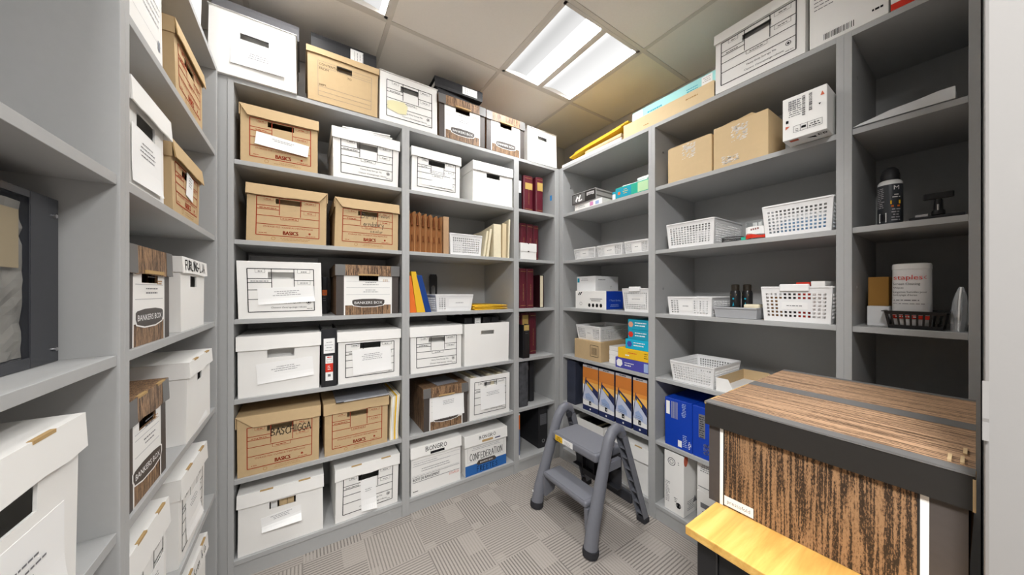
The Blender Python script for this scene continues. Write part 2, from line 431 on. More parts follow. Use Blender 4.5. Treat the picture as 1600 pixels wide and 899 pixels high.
# ceiling: deck, lay-in tiles, grid bars, light fittings
ce = structure(MB().box(-1.5, 2.4, HY - .1, WY1 + .1, ZC + .075, ZC + .2).build('ceiling', CEIL))
GX = [WX0, -.225, .362, 1.012, 1.604, WX1]
GY = [-1.20, -.66, -.13, .50, 1.083, 1.674, WY1]
LIGHTS = [(3, 4), (1, 4), (0, 1), (2, 0)]  # last two cells hold the added passage fill lights
for i in range(5):
    for j in range(-1, 6):
        y0 = GY[j] if j >= 0 else HY; y1 = GY[j + 1]
        if (i, j) in LIGHTS: continue
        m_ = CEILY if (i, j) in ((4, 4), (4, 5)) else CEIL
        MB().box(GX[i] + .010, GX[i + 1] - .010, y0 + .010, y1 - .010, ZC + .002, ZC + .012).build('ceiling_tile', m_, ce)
for x in GX[1:-1]: MB().box(x - .011, x + .011, HY, WY1, ZC - .001, ZC + .012).build('grid_bar', GRID, ce)
for j, y in enumerate(GY[:-1]):
    for i in range(5): MB().box(GX[i] + .011, GX[i + 1] - .011, y - .011, y + .011, ZC - .001, ZC + .012).build('grid_bar', GRID, ce)

def lens_material(name, gain, hot, cold, turn=.62):
    """troffer diffuser: brighter next to its tube, dimmer away from it"""
    m = bpy.data.materials.new(name); m.use_nodes = True
    t = m.node_tree; t.nodes.clear()
    out = t.nodes.new('ShaderNodeOutputMaterial'); em = t.nodes.new('ShaderNodeEmission')
    tc = t.nodes.new('ShaderNodeTexCoord'); sp = t.nodes.new('ShaderNodeSeparateXYZ')
    r = t.nodes.new('ShaderNodeValToRGB'); r.color_ramp.interpolation = 'EASE'
    ml = t.nodes.new('ShaderNodeMath'); ml.operation = 'MULTIPLY'; ml.inputs[1].default_value = gain
    t.links.new(tc.outputs['Generated'], sp.inputs[0]); t.links.new(sp.outputs[0], r.inputs[0])
    e = r.color_ramp.elements
    e[0].position = 0; e[0].color = (cold * 1.5,) * 3 + (1,); e[1].position = 1; e[1].color = (hot,) * 3 + (1,)
    k = e.new(.3); k.color = (cold,) * 3 + (1,); k = e.new(turn); k.color = (cold * 1.25,) * 3 + (1,)
    t.links.new(r.outputs[0], ml.inputs[0]); t.links.new(ml.outputs[0], em.inputs['Strength'])
    em.inputs['Color'].default_value = (1, .992, .982, 1)
    t.links.new(em.outputs[0], out.inputs[0])
    return m
LENS_A = lens_material('troffer_lens_a', 5.0 * LIGHT_GAIN, 1, .0036)
LENS_B = lens_material('troffer_lens_b', 4.2 * LIGHT_GAIN, .6, .0053, .9)
LENS_A2 = lens_material('troffer_lens_c', 2.0 * LIGHT_GAIN, 1, .007)
LENS_B2 = lens_material('troffer_lens_d', 1.8 * LIGHT_GAIN, .6, .010, .9)
LENS_FILL = lens_material('fill_lens_passage', 19.0 * FILL_GAIN, 1, .9)
LENS_FILL_DIM = lens_material('fill_lens_passage_dim', 8.0 * FILL_GAIN, 1, .9)
TROFF = mat('troffer_white_enamel', '#d6d0c8', .4, .4)
def troffer(x0, x1, y0, y1, label, la, lb):
    cx, cy = (x0 + x1) / 2, (y0 + y1) / 2; w, h = (x1 - x0) / 2 - .011, (y1 - y0) / 2 - .011
    t = thing('ceiling_light', label, 'ceiling light', (cx, cy, ZC), 0, 'recessed ceiling lights')
    f = MB()
    f.box(-w, w, -h, -h + .018, -.002, .06).box(-w, w, h - .018, h, -.002, .06).box(-w, -w + .016, -h, h, -.002, .06).box(w - .016, w, -h, h, -.002, .06)
    f.box(-w, w, -h, h, .055, .06)
    f.build('frame', TROFF, t)
    MB().box(-.019, .019, -h + .018, h - .018, -.005, .02).build('center_bar', TROFF, t)
    # lenses bow up away from the room
    for (a, bb, lm) in ((-w + .016, -.0192, la), (.0192, w - .016, lb)):
        n = 8; m = MB(); vs = []; fs = []
        for i in range(n + 1):
            u = i / n; z = .006 + .018 * math.sin(PI * u)
            vs += [(a + (bb - a) * u, -h + .018, z), (a + (bb - a) * u, h - .018, z)]
        for i in range(n): fs.append((2 * i, 2 * i + 2, 2 * i + 3, 2 * i + 1))
        m.mesh(vs, fs).build('diffuser', lm, t, smooth=True)
    return t
troffer(GX[3], GX[4], GY[4], GY[5], 'recessed square ceiling light with two lenses, near the right shelves', LENS_A, LENS_B)
troffer(GX[1], GX[2], GY[4], GY[5], 'recessed square ceiling light at the top edge above the back shelves', LENS_A2, LENS_B2)
troffer(GX[0], GX[1], GY[1], GY[2], 'added fill light in the passage ceiling behind the doorway', LENS_FILL, LENS_FILL)  # unseen light added to brighten the right and back shelves
troffer(GX[2], GX[3], GY[0], GY[1], 'added fill light in the passage ceiling, right of the doorway', LENS_FILL_DIM, LENS_FILL_DIM)  # weaker unseen light, added as fill from behind the camera

# ================================================================== SHELVING
TP = .02
def bookcase(side, a0, a1, label, shelf_tops, group='grey built-in bookcases', depth=.43, recess=.004, caps=True):
    """a0..a1 = outer extent along the wall; local x runs left to right for someone facing it"""
    w = abs(a1 - a0); mid = (a0 + a1) / 2
    if side == 'b': loc, rz = (mid, YB, 0), 0
    elif side == 'r': loc, rz = (XR, mid, 0), -PI / 2
    else: loc, rz = (XL, mid, 0), PI / 2
    t = thing('bookcase', label, 'bookcase', loc, rz, group)
    h = w / 2
    for s in (-1, 1):
        x0 = -h if s < 0 else h - TP
        MB().box(x0, x0 + TP, 0, depth, 0, 2.179).build('side_panel', GREY, t, bevel=.0008)
    MB().box(-h + TP, h - TP, 0, depth, 2.159, 2.179).build('top_panel', GREY, t, bevel=.0008)
    MB().box(-h + TP, h - TP, depth - .008, depth, .067, 2.159).build('back_panel', GREYB, t)
    for z in shelf_tops[:-1]:
        MB().box(-h + TP + .0005, h - TP - .0005, recess, depth - .0085, z - .02, z).build('shelf', GREY, t, bevel=.0008)
    z = shelf_tops[-1]
    MB().box(-h + TP, h - TP, 0, depth - .0085, z - .02, z).build('bottom_shelf', GREY, t, bevel=.0008)
    MB().box(-h + TP, h - TP, .006, .022, 0, z - .02).build('plinth', GREY, t)
    if caps:
        for (x, z) in ((-h + TP, 2.04), (-h + TP, 1.27), (h - TP, 2.03)):
            s = 1 if x < 0 else -1
            MB().tube([(x, .08, z), (x + s * .0015, .08, z)], .006, 10).build('screw_cap', METAL, t)
    return t
S6 = ZS[1:]
bc1 = bookcase('b', -.270, .4785, 'tall grey bookcase of file boxes on the back wall, next to the left corner', S6)
bookcase('b', .4785, 1.2262, 'grey bookcase in the middle of the back wall, with the wallets and basket', S6)
bc3 = bookcase('b', 1.2262, 1.5945, 'narrow grey bookcase of maroon books in the right back corner', S6)
mt = MB(); mt.box(.1635, .164, .035, .055, 1.945, 1.985); mt.build('blue_tape_tab', mat('blue_tape', '#3c96dd', .5), bc3)
bookcase('r', 1.7815, 1.0404, 'grey bookcase on the right wall beside the corner, with office supply cartons', S6)
bookcase('r', 1.0404, .2904, 'wide grey bookcase on the right wall with white baskets', S6)
bookcase('r', .2904, .0155, 'narrow dark grey bookcase beside the white wall on the right', [1.830, 1.482, 1.133, .784, .087])
bookcase('l', .9487, 1.762, 'grey bookcase of file boxes on the left wall', S6)
bookcase('l', .215, .9487, 'nearest grey bookcase on the left, holding the black case', [1.482, 1.133, .792, .435, .087], caps=False)
structure(MB().box(-.320, -.2705, YB + .003, YB + .018, 0, 2.179).build('trim_1', GREY))      # filler between left and back bookcases
structure(MB().box(1.595, XR - .001, YB + .001, YB + .018, 0, 2.179).build('trim_2', GREY))   # corner fillers
structure(MB().box(XR + .001, XR + .018, 1.782, YB + .0005, 0, 2.179).build('trim_3', GREY))
structure(MB().box(XR + .012, XR + .03, FY, .013, 0, ZC - .002).build('trim_4', GREY))        # filler to the front wall

# ================================================================== FILE BOXES
def tri_warp(w, d, h, amp, seed, lean=0):
    rnd = random.Random(seed)
    off = {(i, j, k): Vector((rnd.uniform(-1, 1), rnd.uniform(-1, .4), rnd.uniform(-1, .2) * k)) * amp for i in (0, 1) for j in (0, 1) for k in (0, 1)}
    for i in (0, 1):
        for j in (0, 1): off[(i, j, 0)].z = 0
    def f(p):
        u = min(1.2, max(-.2, p[0] / w + .5)); v = min(1.2, max(-.2, p[1] / d)); t = min(1.2, max(0, p[2] / h))
        o = Vector((lean * t, 0, 0))
        for (i, j, k), q in off.items():
            o = o + q * ((u if i else 1 - u) * (v if j else 1 - v) * (t if k else 1 - t))
        return Vector(p) + o
    return f

def box_body(parent, w, d, h, m, hole=None, warp=None, th=.004, inner=None):
    mb = MB(warp); xs = [-w / 2, -w / 4, w / 4, w / 2]; zs = [0, h / 2, h]; hc = None
    if hole:
        cx, cz, hw, hh = hole
        xs = sorted({-w / 2, cx - hw, cx + hw, w / 2}); zs = sorted({0, h * .35, cz - hh, min(cz + hh, h), h}); hc = (cx, cz)
    n = {}
    vs = []
    def vid(i, j, y):
        if (i, j, y) not in n: n[(i, j, y)] = len(vs); vs.append((xs[i], y, zs[j]))
        return n[(i, j, y)]
    fs = []
    solid = {(i, j): not (hc and xs[i] < hc[0] < xs[i + 1] and zs[j] < hc[1] < zs[j + 1]) for i in range(len(xs) - 1) for j in range(len(zs) - 1)}
    for (i, j), s in solid.items():
        if not s: continue
        for y in (0, th):
            q = [vid(i, j, y), vid(i + 1, j, y), vid(i + 1, j + 1, y), vid(i, j + 1, y)]
            fs.append(tuple(q) if y == 0 else tuple(q[::-1]))
        for (di, dj, e0, e1) in ((-1, 0, (i, j), (i, j + 1)), (1, 0, (i + 1, j), (i + 1, j + 1)), (0, -1, (i, j), (i + 1, j)), (0, 1, (i, j + 1), (i + 1, j + 1))):
            if not solid.get((i + di, j + dj), False):
                fs.append((vid(*e0, 0), vid(*e1, 0), vid(*e1, th), vid(*e0, th)))
    mb.use(m).mesh(vs, fs)
    mb.box(-w / 2, -w / 2 + th, th, d, 0, h).box(w / 2 - th, w / 2, th, d, 0, h).box(-w / 2 + th, w / 2 - th, d - th, d, 0, h)
    mb.box(-w / 2 + th, w / 2 - th, th, d - th, 0, .004)
    return mb.build('body', None, parent)

def box_lid(parent, w, d, h, drop, m, g=.005, tilt=.06, cl=0, cr=0, warp=None, slots=None, m_edge=None, sag=0, th=.003, seed=0, back=True):
    rnd = random.Random(seed)
    mb = MB(warp); W = w / 2 + g; zt = h + th
    mb.use(m)
    n = 6
    ft = [(-W + 2 * W * i / n, -g, zt - sag * math.sin(PI * i / n) ** 2) for i in range(n + 1)]
    # top panel follows the front edge
    vs = ft + [(p[0], d * .5, zt + .0005) for p in ft] + [(p[0], d + g, zt) for p in ft]
    k = n + 1
    fs = [(r * k + i, r * k + i + 1, (r + 1) * k + i + 1, (r + 1) * k + i) for r in (0, 1) for i in range(n)]
    mb.mesh(vs, fs); mb.mesh([(x, y, z - th) for x, y, z in vs], [f[::-1] for f in fs])
    # front skirt
    st, ct = math.sin(tilt), math.cos(tilt)
    fb = []
    for i in range(n + 1):
        u = i / n; x = (-W + cl) + (2 * W - cl - cr) * u
        j = rnd.uniform(-.0025, .0025)
        fb.append((x, -g - (drop + j) * st, ft[i][2] - (drop + j) * ct))
    a = len(ft)
    sk = [(p[0], p[1], p[2]) for p in ft] + fb
    off = Vector((0, ct * th, -st * th))
    sk2 = [tuple(Vector(p) + off) for p in sk]
    fs = [(i, i + a, i + 1 + a, i + 1) for i in range(n)]
    mb.mesh(sk, fs); mb.mesh(sk2, [f[::-1] for f in fs])
    mb.use(m_edge or m)
    mb.mesh(fb + [sk2[a + i] for i in range(a)], [(i, i + 1, i + 1 + a, i + a) for i in range(n)])
    mb.mesh([sk[0], sk[a], sk2[a], sk2[0], sk[n], sk[a + n], sk2[a + n], sk2[n]], [(0, 1, 2, 3), (4, 7, 6, 5)])
    mb.use(m)
    for s in (-1, 1):
        x0 = s * W; x1 = s * (W - th)
        mb.box(min(x0, x1), max(x0, x1), -g + .001, d + g, zt - drop, zt - .0005)
    if back: mb.box(-W, W, d + g - th, d + g, zt - drop, zt - .0005)
    o = mb.build('lid', None, parent)
    if slots:
        for x in slots:
            q = MB(warp).use(KRAFTD)
            q.box(x - .024, x + .024, -g - .0008, -g + .005, zt - .0045, zt + .0008)
            q.build('slot_fold', None, o)
    def on_skirt(x, z, l):
        """z measured up from skirt bottom"""
        t = drop - z
        return (x, -g - t * st - l * ct, zt - t * ct)
    return o, on_skirt

def form_print(parent, w, h, warp, ink, kind='heavy', x0=None, x1=None, z0=.03, z1=None, upside=False, lw=.0034):
    """the printed contents form of a storage box"""
    p = Print(face_front(), warp); p.m(ink)
    x0 = -w * .39 if x0 is None else x0; x1 = w * .40 if x1 is None else x1; z1 = h - .045 if z1 is None else z1
    X = lambda u: x0 + (x1 - x0) * u
    Z = lambda v: z0 + (z1 - z0) * v
    p.frame(x0, x1, z0, z1, lw)
    lt = lw * .8
    p.vl(X(.345), Z(.54), z1, lt); p.vl(X(.685), Z(.54), z1, lt)
    p.hl(x0, X(.345), Z(.77), lt); p.hl(x0, X(.345), Z(.68), lt)
    p.hl(X(.685), x1, Z(.73), lt); p.hl(x0, x1, Z(.51), lt); p.hl(x0, x1, Z(.29), lt)
    p.frame(X(.11), X(.25), Z(.91), z1, .0009); p.frame(X(.74), X(.94), Z(.905), z1, .0009); p.frame(X(.74), X(.94), Z(.63), Z(.73), .0009)
    p.frame(X(.37), X(.65), Z(.43), Z(.51), .0012)
    p.lines(X(.13), X(.23), Z(.935), 1, h=.003, seed=1); p.lines(X(.76), X(.92), Z(.93), 1, h=.003, seed=2); p.lines(X(.03), X(.31), Z(.705), 1, h=.003, seed=3)
    p.lines(X(.39), X(.63), Z(.455), 1, h=.003, seed=4); p.lines(X(.76), X(.92), Z(.66), 1, h=.003, seed=5)
    if kind == 'heavy':
        p.text('Heavy Duty Storage File', X(.57), Z(.185), .0075, (x1 - x0) * .5); p.text("Classeur d'entreposage robuste", X(.60), Z(.075), .0075, (x1 - x0) * .62)
        p.ring(X(.91), Z(.2), .009, .0018); p.disc(X(.91), Z(.2), .0045, n=6); p.lines(X(.86), X(.985), Z(.045), 1, h=.002)
    else:
        p.text('STORAGE FILE / CLASSEUR D\'ENTREPOSAGE', X(.5), Z(.21), .0068, (x1 - x0) * .86)
        p.text('BASICS', X(.53), Z(.04), .0175, .058, bold=.8)
        [p.text('BASICS', X(.53) + dx, Z(.04), .0175, .058, bold=.8) for dx in (-.0012, -.0006, .0006, .0012)]
        p.lines(X(.03), X(.17), Z(.05), 1, h=.0022); p.disc(X(.84), Z(.11), .005, n=8); p.lines(X(.75), X(.96), Z(.035), 1, h=.0018)
        p.m(BROWNI); p.ring(X(.26), z0 - .013, .008, .002); p.lines(X(.36), X(.85), z0 - .011, 2, .007, .002, seed=8)
    return p.build('printed_form', parent)

def paper_label(parent, x, z, w, h, rot=0, curl=.012, lines=3, seed=0, y=-.003, top=.62, m=PAPER, name='paper_label', ink=INKG):
    """sheet stuck at its upper edge, lower corner curling outward; type rows printed on it"""
    cr, sr = math.cos(rot), math.sin(rot)
    nx, nz = 8, 6
    def P(u, v, l=0):
        a, b = (u - .5) * w, (v - .5) * h
        q = curl * max(0, (.45 - v) / .45) ** 2 * (.35 + .65 * u) if curl else 0
        return (x + a * cr - b * sr, y - q - l, z + a * sr + b * cr)
    mb = MB(); mb.use(m)
    vs = [P(i / nx, j / nz) for j in range(nz + 1) for i in range(nx + 1)]
    fs = [(j * (nx + 1) + i, j * (nx + 1) + i + 1, (j + 1) * (nx + 1) + i + 1, (j + 1) * (nx + 1) + i) for j in range(nz) for i in range(nx)]
    vb = [(a, b_ + .0007, c) for a, b_, c in vs]
    nv = len(vs)
    rim = [(i, i + 1) for i in range(nx)] + [(nz * (nx + 1) + i, nz * (nx + 1) + i + 1) for i in range(nx)] + [(j * (nx + 1), (j + 1) * (nx + 1)) for j in range(nz)] + [(j * (nx + 1) + nx, (j + 1) * (nx + 1) + nx) for j in range(nz)]
    mb.mesh(vs + vb, fs + [tuple(q + nv for q in f[::-1]) for f in fs] + [(a, b_, b_ + nv, a + nv) for a, b_ in rim])
    o = mb.build(name, None, parent)
    if lines:
        p = Print(lambda a, b, l: P(a / w + .5, b / h + .5, l)); p.m(ink)
        pt = min(.011, h * .14)
        p.lines(-w * .27, w * .27, (top - .5) * h + pt * .8, lines, pt * .85, pt * .2, seed=seed)
        p.build('typed_lines', o)
    return o

def files(parent, w, d, z0, z1, n=8, cols=(PAPERC, KRAFTL, PAPER), seed=0, y0=.02):
    rnd = random.Random(seed); x = -w / 2 + .008
    st = (w - .016) / n
    for i in range(n):
        th = st * rnd.uniform(.6, .95)
        MB().use(rnd.choice(cols)).box(x, x + th, y0, d - .02, z0, z1 - rnd.uniform(0, .02)).build('folder', None, parent)
        x += st

def file_box(pos, label, w=.305, d=.385, h=.268, m=WHITE, lid=True, drop=.055, hole=True, form=None, tilt=.06, cl=0, cr=0, slots=None,
             amp=.0035, seed=0, group='file storage boxes', sag=0, z1=None, lean=0, name='file_box', g=.005, hole_z=None, hole_w=.05, hole_h=.015, edge=None, formkw=None, lidm=None, back=True):
    (loc, rz) = pos
    t = thing(name, label, 'box', loc, rz, group)
    wp = tri_warp(w, d, h, amp, seed, lean)
    hz = hole_z if hole_z is not None else h - .072
    box_body(t, w, d, h, m, (0, hz, hole_w, hole_h) if hole else None, wp)
    sk = None; lo = None
    if hole and back: MB(wp).box(-hole_w - .025, hole_w + .025, .045, .048, hz - .06, hz + .035).build('inner_flap', m, t)
    if lid: lo, sk = box_lid(t, w, d, h, drop, lidm or m, g, tilt, cl, cr, wp, slots, edge, sag, seed=seed)
    if form: form_print(t, w, h, wp, REDI if form == 'basics' else INK, form, z1=z1, **(formkw or {}))
    t_sk = (lambda a, b, l: tuple(wp(sk(a, b, l)))) if sk else None
    return t, wp, t_sk, lo

def kraft_basics(pos, label, seed, w=.305, h=.262, cl=.03, cr=.03, d=.385, tilt=.16, drop=.05, **k):
    return file_box(pos, label, w, d, h, KRAFT, True, drop, True, 'basics', tilt, cl, cr, None, .004, seed, 'kraft file boxes', hole_z=h - .066, hole_h=.012, edge=KRAFTD, z1=h - .05, **k)

def wood_box(pos, label, seed, w=.305, d=.39, h=.262, drop=.056, logo_z=.062, hole=True, lid=True, panel=True, band=.05, lean=0, slots=None):
    """box with printed wood grain, charcoal corners, white front panel and a plaque"""
    (loc, rz) = pos
    t = thing('file_box', label, 'box', loc, rz, 'woodgrain file boxes')
    wp = tri_warp(w, d, h, .003, seed, lean)
    box_body(t, w, d, h, WOODV, (0, h - .066, .047, .013) if hole else None, wp)
    p = Print(face_front(), wp); hw = w / 2
    p.m(CHAR).rect(-hw, -hw + .034, 0, h).rect(hw - .034, hw, 0, h)
    p.m(WHITE)
    hz0, hz1 = h - .079, h - .053
    p.rect(-hw + .034, hw - .034, band, hz0).rect(-hw + .034, -.047, hz0, h).rect(.047, hw - .034, hz0, h)
    p.rect(-hw + .034, -hw + .04, 0, band).rect(hw - .04, hw - .034, 0, band)
    p.m(INKL); 
    for z in (band + .055, band + .092, band + .13): p.hl(-hw + .045, hw - .045, min(z, hz0 - .004), .0012)
    p.m(INKG).lines(-.03, .05, band + .118, 2, .012, .003, seed=seed).lines(-.03, .05, band + .078, 2, .01, .003, seed=seed + 1); p.m(BROWNI).lines(hw - .085, hw - .05, hz0 + .004, 2, .006, .003)
    pl = [(-.078, .0), (-.07, -.012), (-.03, -.019), (.03, -.019), (.07, -.012), (.078, 0), (.078, .014), (.07, .018), (.03, .022), (-.03, .022), (-.07, .018), (-.078, .014)]
    p.m(WHITE).poly([(a * 1.07, logo_z + (b - .0015) * 1.16) for a, b in pl]); p.m(CHAR).poly([(a, logo_z + b - .0015) for a, b in pl])
    p.m(PAPER).text('BANKERS BOX', 0, logo_z - .006, .0135, .135, bold=1.1)
    p.build('printed_front', t)
    if lid:
        lo, sk = box_lid(t, w, d, h, drop, WOODV, .005, .03, 0, 0, wp, slots, None, .0, seed=seed)
        W = hw + .005
        for x0 in (-W, W - .045):
            q = Print(lambda a, b, l: tuple(wp(sk(a, b, l)))); q.m(GREYP).rect(x0, x0 + .045, 0, drop); q.build('corner_band', lo)
        if slots is None:
            MB(wp).use(KRAFTD).box(-.05, .05, -.012, .002, h - drop + .004, h - drop + .012).build('hand_hole_flap', None, lo)
    return t, wp

Zt = 2.179
# ---------------------------------------------------------------- back wall, left bay
t, wp, sk, lo = kraft_basics(on_back(-.083, ZS[1]), 'kraft box with buckled lid and torn white label, upper left in the back bookcase', 11, w=.292, h=.252, cl=.03, cr=.0, sag=.0, back=False)
paper_label(t, .005, .105, .2, .058, -.1, .012, 2, 3)
t, wp, sk, lo = file_box(on_back(.284, ZS[1]), 'white form-printed box with loose papers lying on its lid, top shelf of the back bookcase', h=.252, form='heavy', w=.315, seed=12, z1=.205, hole_z=.183)
for k in range(3):
    s = thing('loose_papers', ('folded white sheets on the lid of the upper white box', 'second folded sheets on the lid of the upper white box', 'topmost folded white sheets on the lid of the upper white box')[k], 'paper', (.295 + .004 * k, YB + .17, ZS[1] + .2575 + .0075 * k), .1 - .12 * k, 'papers on the white box lid')
    MB().bbox(-.115, .115, -.15, .13, 0, .0065, .002, 1).build('sheet', PAPER, s)
t, wp, sk, lo = kraft_basics(on_back(-.056, ZS[2]), 'larger kraft box with red form print, left on the second shelf of the back bookcase', 13, cl=.0, cr=.035, h=.256)
t, wp, sk, lo = kraft_basics(on_back(.288, ZS[2]), 'kraft box with pencilled handwriting over its red form, second shelf of the back bookcase', 14, cl=.035, cr=0, h=.248, w=.308)
p = Print(face_front(), wp); p.m(CHARD).hand('Dirm', -.035, .158, .03, .0022, .62, width=.075).hand('ferndalury', -.035, .118, .027, .002, .45, width=.115).hand('toulon', .05, .17, .02, .0014, .5, width=.06).hand('sealur', .01, .085, .017, .0013, .5, width=.07); p.build('handwriting', t)
# row C
t, wp, sk, lo = file_box(on_back(-.082, ZS[3]), 'lidless white box with black printed form and taped label, grey lid behind it', w=.316, h=.262, d=.36, lid=False, form='heavy', seed=15, hole_z=.197, hole_h=.016, z1=.228, amp=.005)
paper_label(t, .02, .105, .215, .075, .06, .01, 3, 5)
s = thing('box_lid', 'grey-white box lid standing behind the taped white box', 'lid', (-.085, YB + .415, ZS[3] + .0006))
MB().box(-.157, .157, 0, .004, 0, .315).box(-.157, -.153, -.03, 0, 0, .315).box(.153, .157, -.03, 0, 0, .315).build('panel', WHITE2, s)
s2 = MB().box(-.157, .157, -.03, 0, .311, .315).build('rim', WHITE2, s)
t, wp = wood_box(on_back(.290, ZS[3], .02, .0), 'woodgrain box with white front panel on the middle shelf of the back bookcase', 16, w=.30, h=.257)
# row D
t, wp, sk, lo = file_box(on_back(-.086, ZS[4]), 'plain white lidded box with a taped label, left of the upright black binder', w=.304, h=.268, seed=17, drop=.062, hole_h=.018, hole_z=.186)
paper_label(t, .02, .105, .215, .09, .07, .006, 3, 6)
t, wp, sk, lo = file_box(on_back(.298, ZS[4]), 'white form box with a large pasted label, right of the upright black binder', w=.296, h=.262, form='heavy', seed=18, drop=.05, z1=.2, hole_z=.189, back=False)
paper_label(t, .01, .105, .19, .13, .04, .004, 4, 7, top=.7)
# row E
t, wp, sk, lo = kraft_basics(on_back(-.087, ZS[5]), 'kraft box with large capitals penned on it, low in the back bookcase', 19, cl=.06, cr=0, h=.263, w=.308, tilt=.1)
p = Print(face_front(), wp); p.m(INK).hand('BASCHIGGA', -.035, .158, .034, .0034, .68, width=.155, rot=.0); p.build('handwriting', t)
t, wp, sk, lo = kraft_basics(on_back(.236, ZS[5]), 'kraft box under the silvery folder, low in the back bookcase', 20, cl=0, cr=0, h=.255, w=.30, tilt=.05)
s = thing('silver_folder', 'silvery folder lying on the lid of a kraft box', 'folder', (.262, YB + .05, ZS[5] + .2605))
MB().bbox(-.125, .13, -.055, .26, 0, .006, .002, 1).build('cover', mat('silver_film', '#a3a5ab', .28, .6, metal=.3, noise=.1), s)
MB().box(-.125, -.09, -.0557, -.054, .0005, .0055).build('clip', BLACK, s)
s = thing('paper_stack', 'leaning stack of cream paper sheets beside the kraft box', 'paper', (.418, YB + .02, ZS[5] + .0006), 0)
for k in range(6):
    u = -.021 + k * .0078
    MB(lambda p: Vector(p) + Vector((.010 * (p[2] / .25) ** 2, .004 * math.sin(p[2] * 25), 0))).use((PAPERC, PAPER, PAPERC, YCART, PAPER, PAPERC)[k]).mesh(
        [(u + a * .0072, y, z) for z in (0, .06, .12, .18, .235 + .002 * k) for a in (0, 1) for y in (0, .28)],
        [(4 * r + a, 4 * r + b_, 4 * r + 4 + b_, 4 * r + 4 + a) for r in range(4) for a, b_ in ((0, 1), (1, 3), (3, 2), (2, 0))] + [(0, 2, 3, 1), (16, 17, 19, 18)]).build('sheets', None, s)
# row F
t, wp, sk, lo = file_box(on_back(-.077, ZS[6]), 'white box with slotted lid and flapping label, bottom left of the back bookcase', w=.318, h=.27, seed=21, drop=.058, slots=(-.06, .085), hole_z=.19, hole_h=.016, amp=.004, back=False)
files(t, .3, .38, .01, .235, 9, seed=3)
paper_label(t, -.005, .118, .15, .06, .08, .03, 3, 8, top=.75)
t, wp, sk, lo = file_box(on_back(.284, ZS[6]), 'white form box with a paper strip hanging down its front, bottom of the back bookcase', w=.306, h=.268, seed=22, drop=.056, slots=(-.06, .085), form='heavy', z1=.215, hole_z=.196, back=False, lean=.004)
paper_label(t, .005, .1, .075, .16, .02, .02, 2, 9, top=.6)
# ---------------------------------------------------------------- back wall, middle bay
t, wp, sk, lo = file_box(on_back(.662, ZS[1]), 'white form box with pasted label at the top of the middle bookcase', w=.292, h=.252, seed=31, form='heavy', z1=.2, hole_z=.182, back=False)
paper_label(t, .005, .1, .19, .11, 0, .003, 3, 10, top=.72)
t, wp, sk, lo = file_box(on_back(1.05, ZS[1]), 'plain white lidded box with a dark hand hole, top right of the middle bookcase', w=.30, h=.258, seed=32, drop=.06, hole_z=.183, back=False)
t, wp, sk, lo = file_box(on_back(.664, ZS[4]), 'white form box with scalloped lid edge, middle bookcase beside the open white box', w=.31, h=.262, seed=33, drop=.055, form='heavy', z1=.205, hole_z=.185)
t, wp, sk, lo = file_box(on_back(1.006, ZS[4]), 'open plain white box without a lid holding black binders', w=.33, h=.266, seed=34, lid=False, hole_z=.205, hole_w=.048, hole_h=.013)
t, wp = wood_box(on_back(.722, ZS[5]), 'woodgrain box with a broad white label, low in the middle bookcase', 35, w=.278, h=.248)
paper_label(t, .015, .125, .2, .13, .02, .004, 3, 11, top=.7)
s = thing('grey_card', 'grey card lying on the lid of the low woodgrain box', 'card', (.735, YB + .12, ZS[5] + .2525), .1)
MB().box(-.07, .07, -.08, .1, 0, .0025).build('sheet', mat('grey_card', '#8f9096', .5), s)
t, wp, sk, lo = file_box(on_back(1.027, ZS[5]), 'open white form box packed with folders, low in the middle bookcase', w=.296, h=.266, seed=36, lid=False, form='heavy', z1=.235, hole_z=.215, hole_h=.012, back=False)
files(t, .285, .38, .01, .262, 9, cols=(PAPERC, GREYP, PAPER, SILVER), seed=6)
paper_label(t, .02, .125, .185, .14, .03, .004, 3, 12, top=.68)
# bottom row
t, wp, sk, lo = file_box(on_back(.663, ZS[6]), 'white storage box lettered in marker with bold black type, bottom of the middle bookcase', w=.306, h=.272, seed=37, drop=.062, hole=False, cl=0)
p = Print(sk); p.m(INK).hand('BONGRO', -.07, .026, .024, .003, .72, width=.135); p.rect(-.042, .045, .004, .018); p.build('handwriting', lo)
p = Print(face_front(), wp); p.m(INKL).hl(-.145, .145, .19).hl(-.145, .145, .165).lines(-.14, .1, .176, 2, .012, .003, 'l').hl(-.145, .145, .11); p.m(INKG).lines(-.13, .12, .14, 2, .013, .003, seed=4)
p.m(INK).hl(-.145, .145, .103, .0016).hl(-.145, .145, .073, .002).text('BOÎTE DE RANGEMENT', -.143, .081, .0155, .16, 'l', bold=1.05).text('BOÎTE DE RANGEMENT', -.1425, .081, .0155, .16, 'l', bold=1.05).lines(-.143, -.09, .02, 1, h=.004, al='l')
p.m(REDO).text('STAPLES', .143, .054, .0135, .065, 'r', bold=1.1); p.build('printed_form', t)
t, wp, sk, lo = file_box(on_back(1.0, ZS[6]), 'white storage box with a blue base band and marker lettering, bottom of the middle bookcase', w=.304, h=.252, seed=38, drop=.068, hole=False)
p = Print(sk); p.m(INK).hand('BONGRO', -.055, .033, .02, .0026, .72, width=.125); p.m(KRAFTD).rect(-.035, .045, .01, .024); p.m(NAVY).rect(.06, .1, .012, .019); p.build('handwriting', lo)
p = Print(face_front(), wp); p.m(BLUEM).rect(-.152, .152, 0, .066); p.m(INKL).frame(-.135, .135, .085, .175, .001).lines(-.13, .13, .165, 2, .01, .003)
p.m(CHAR).poly([(-.075, .062), (-.06, .052), (.06, .052), (.075, .062), (.06, .082), (-.06, .082)]); p.m(PAPER).text('BANKERS BOX', 0, .061, .01, .11)
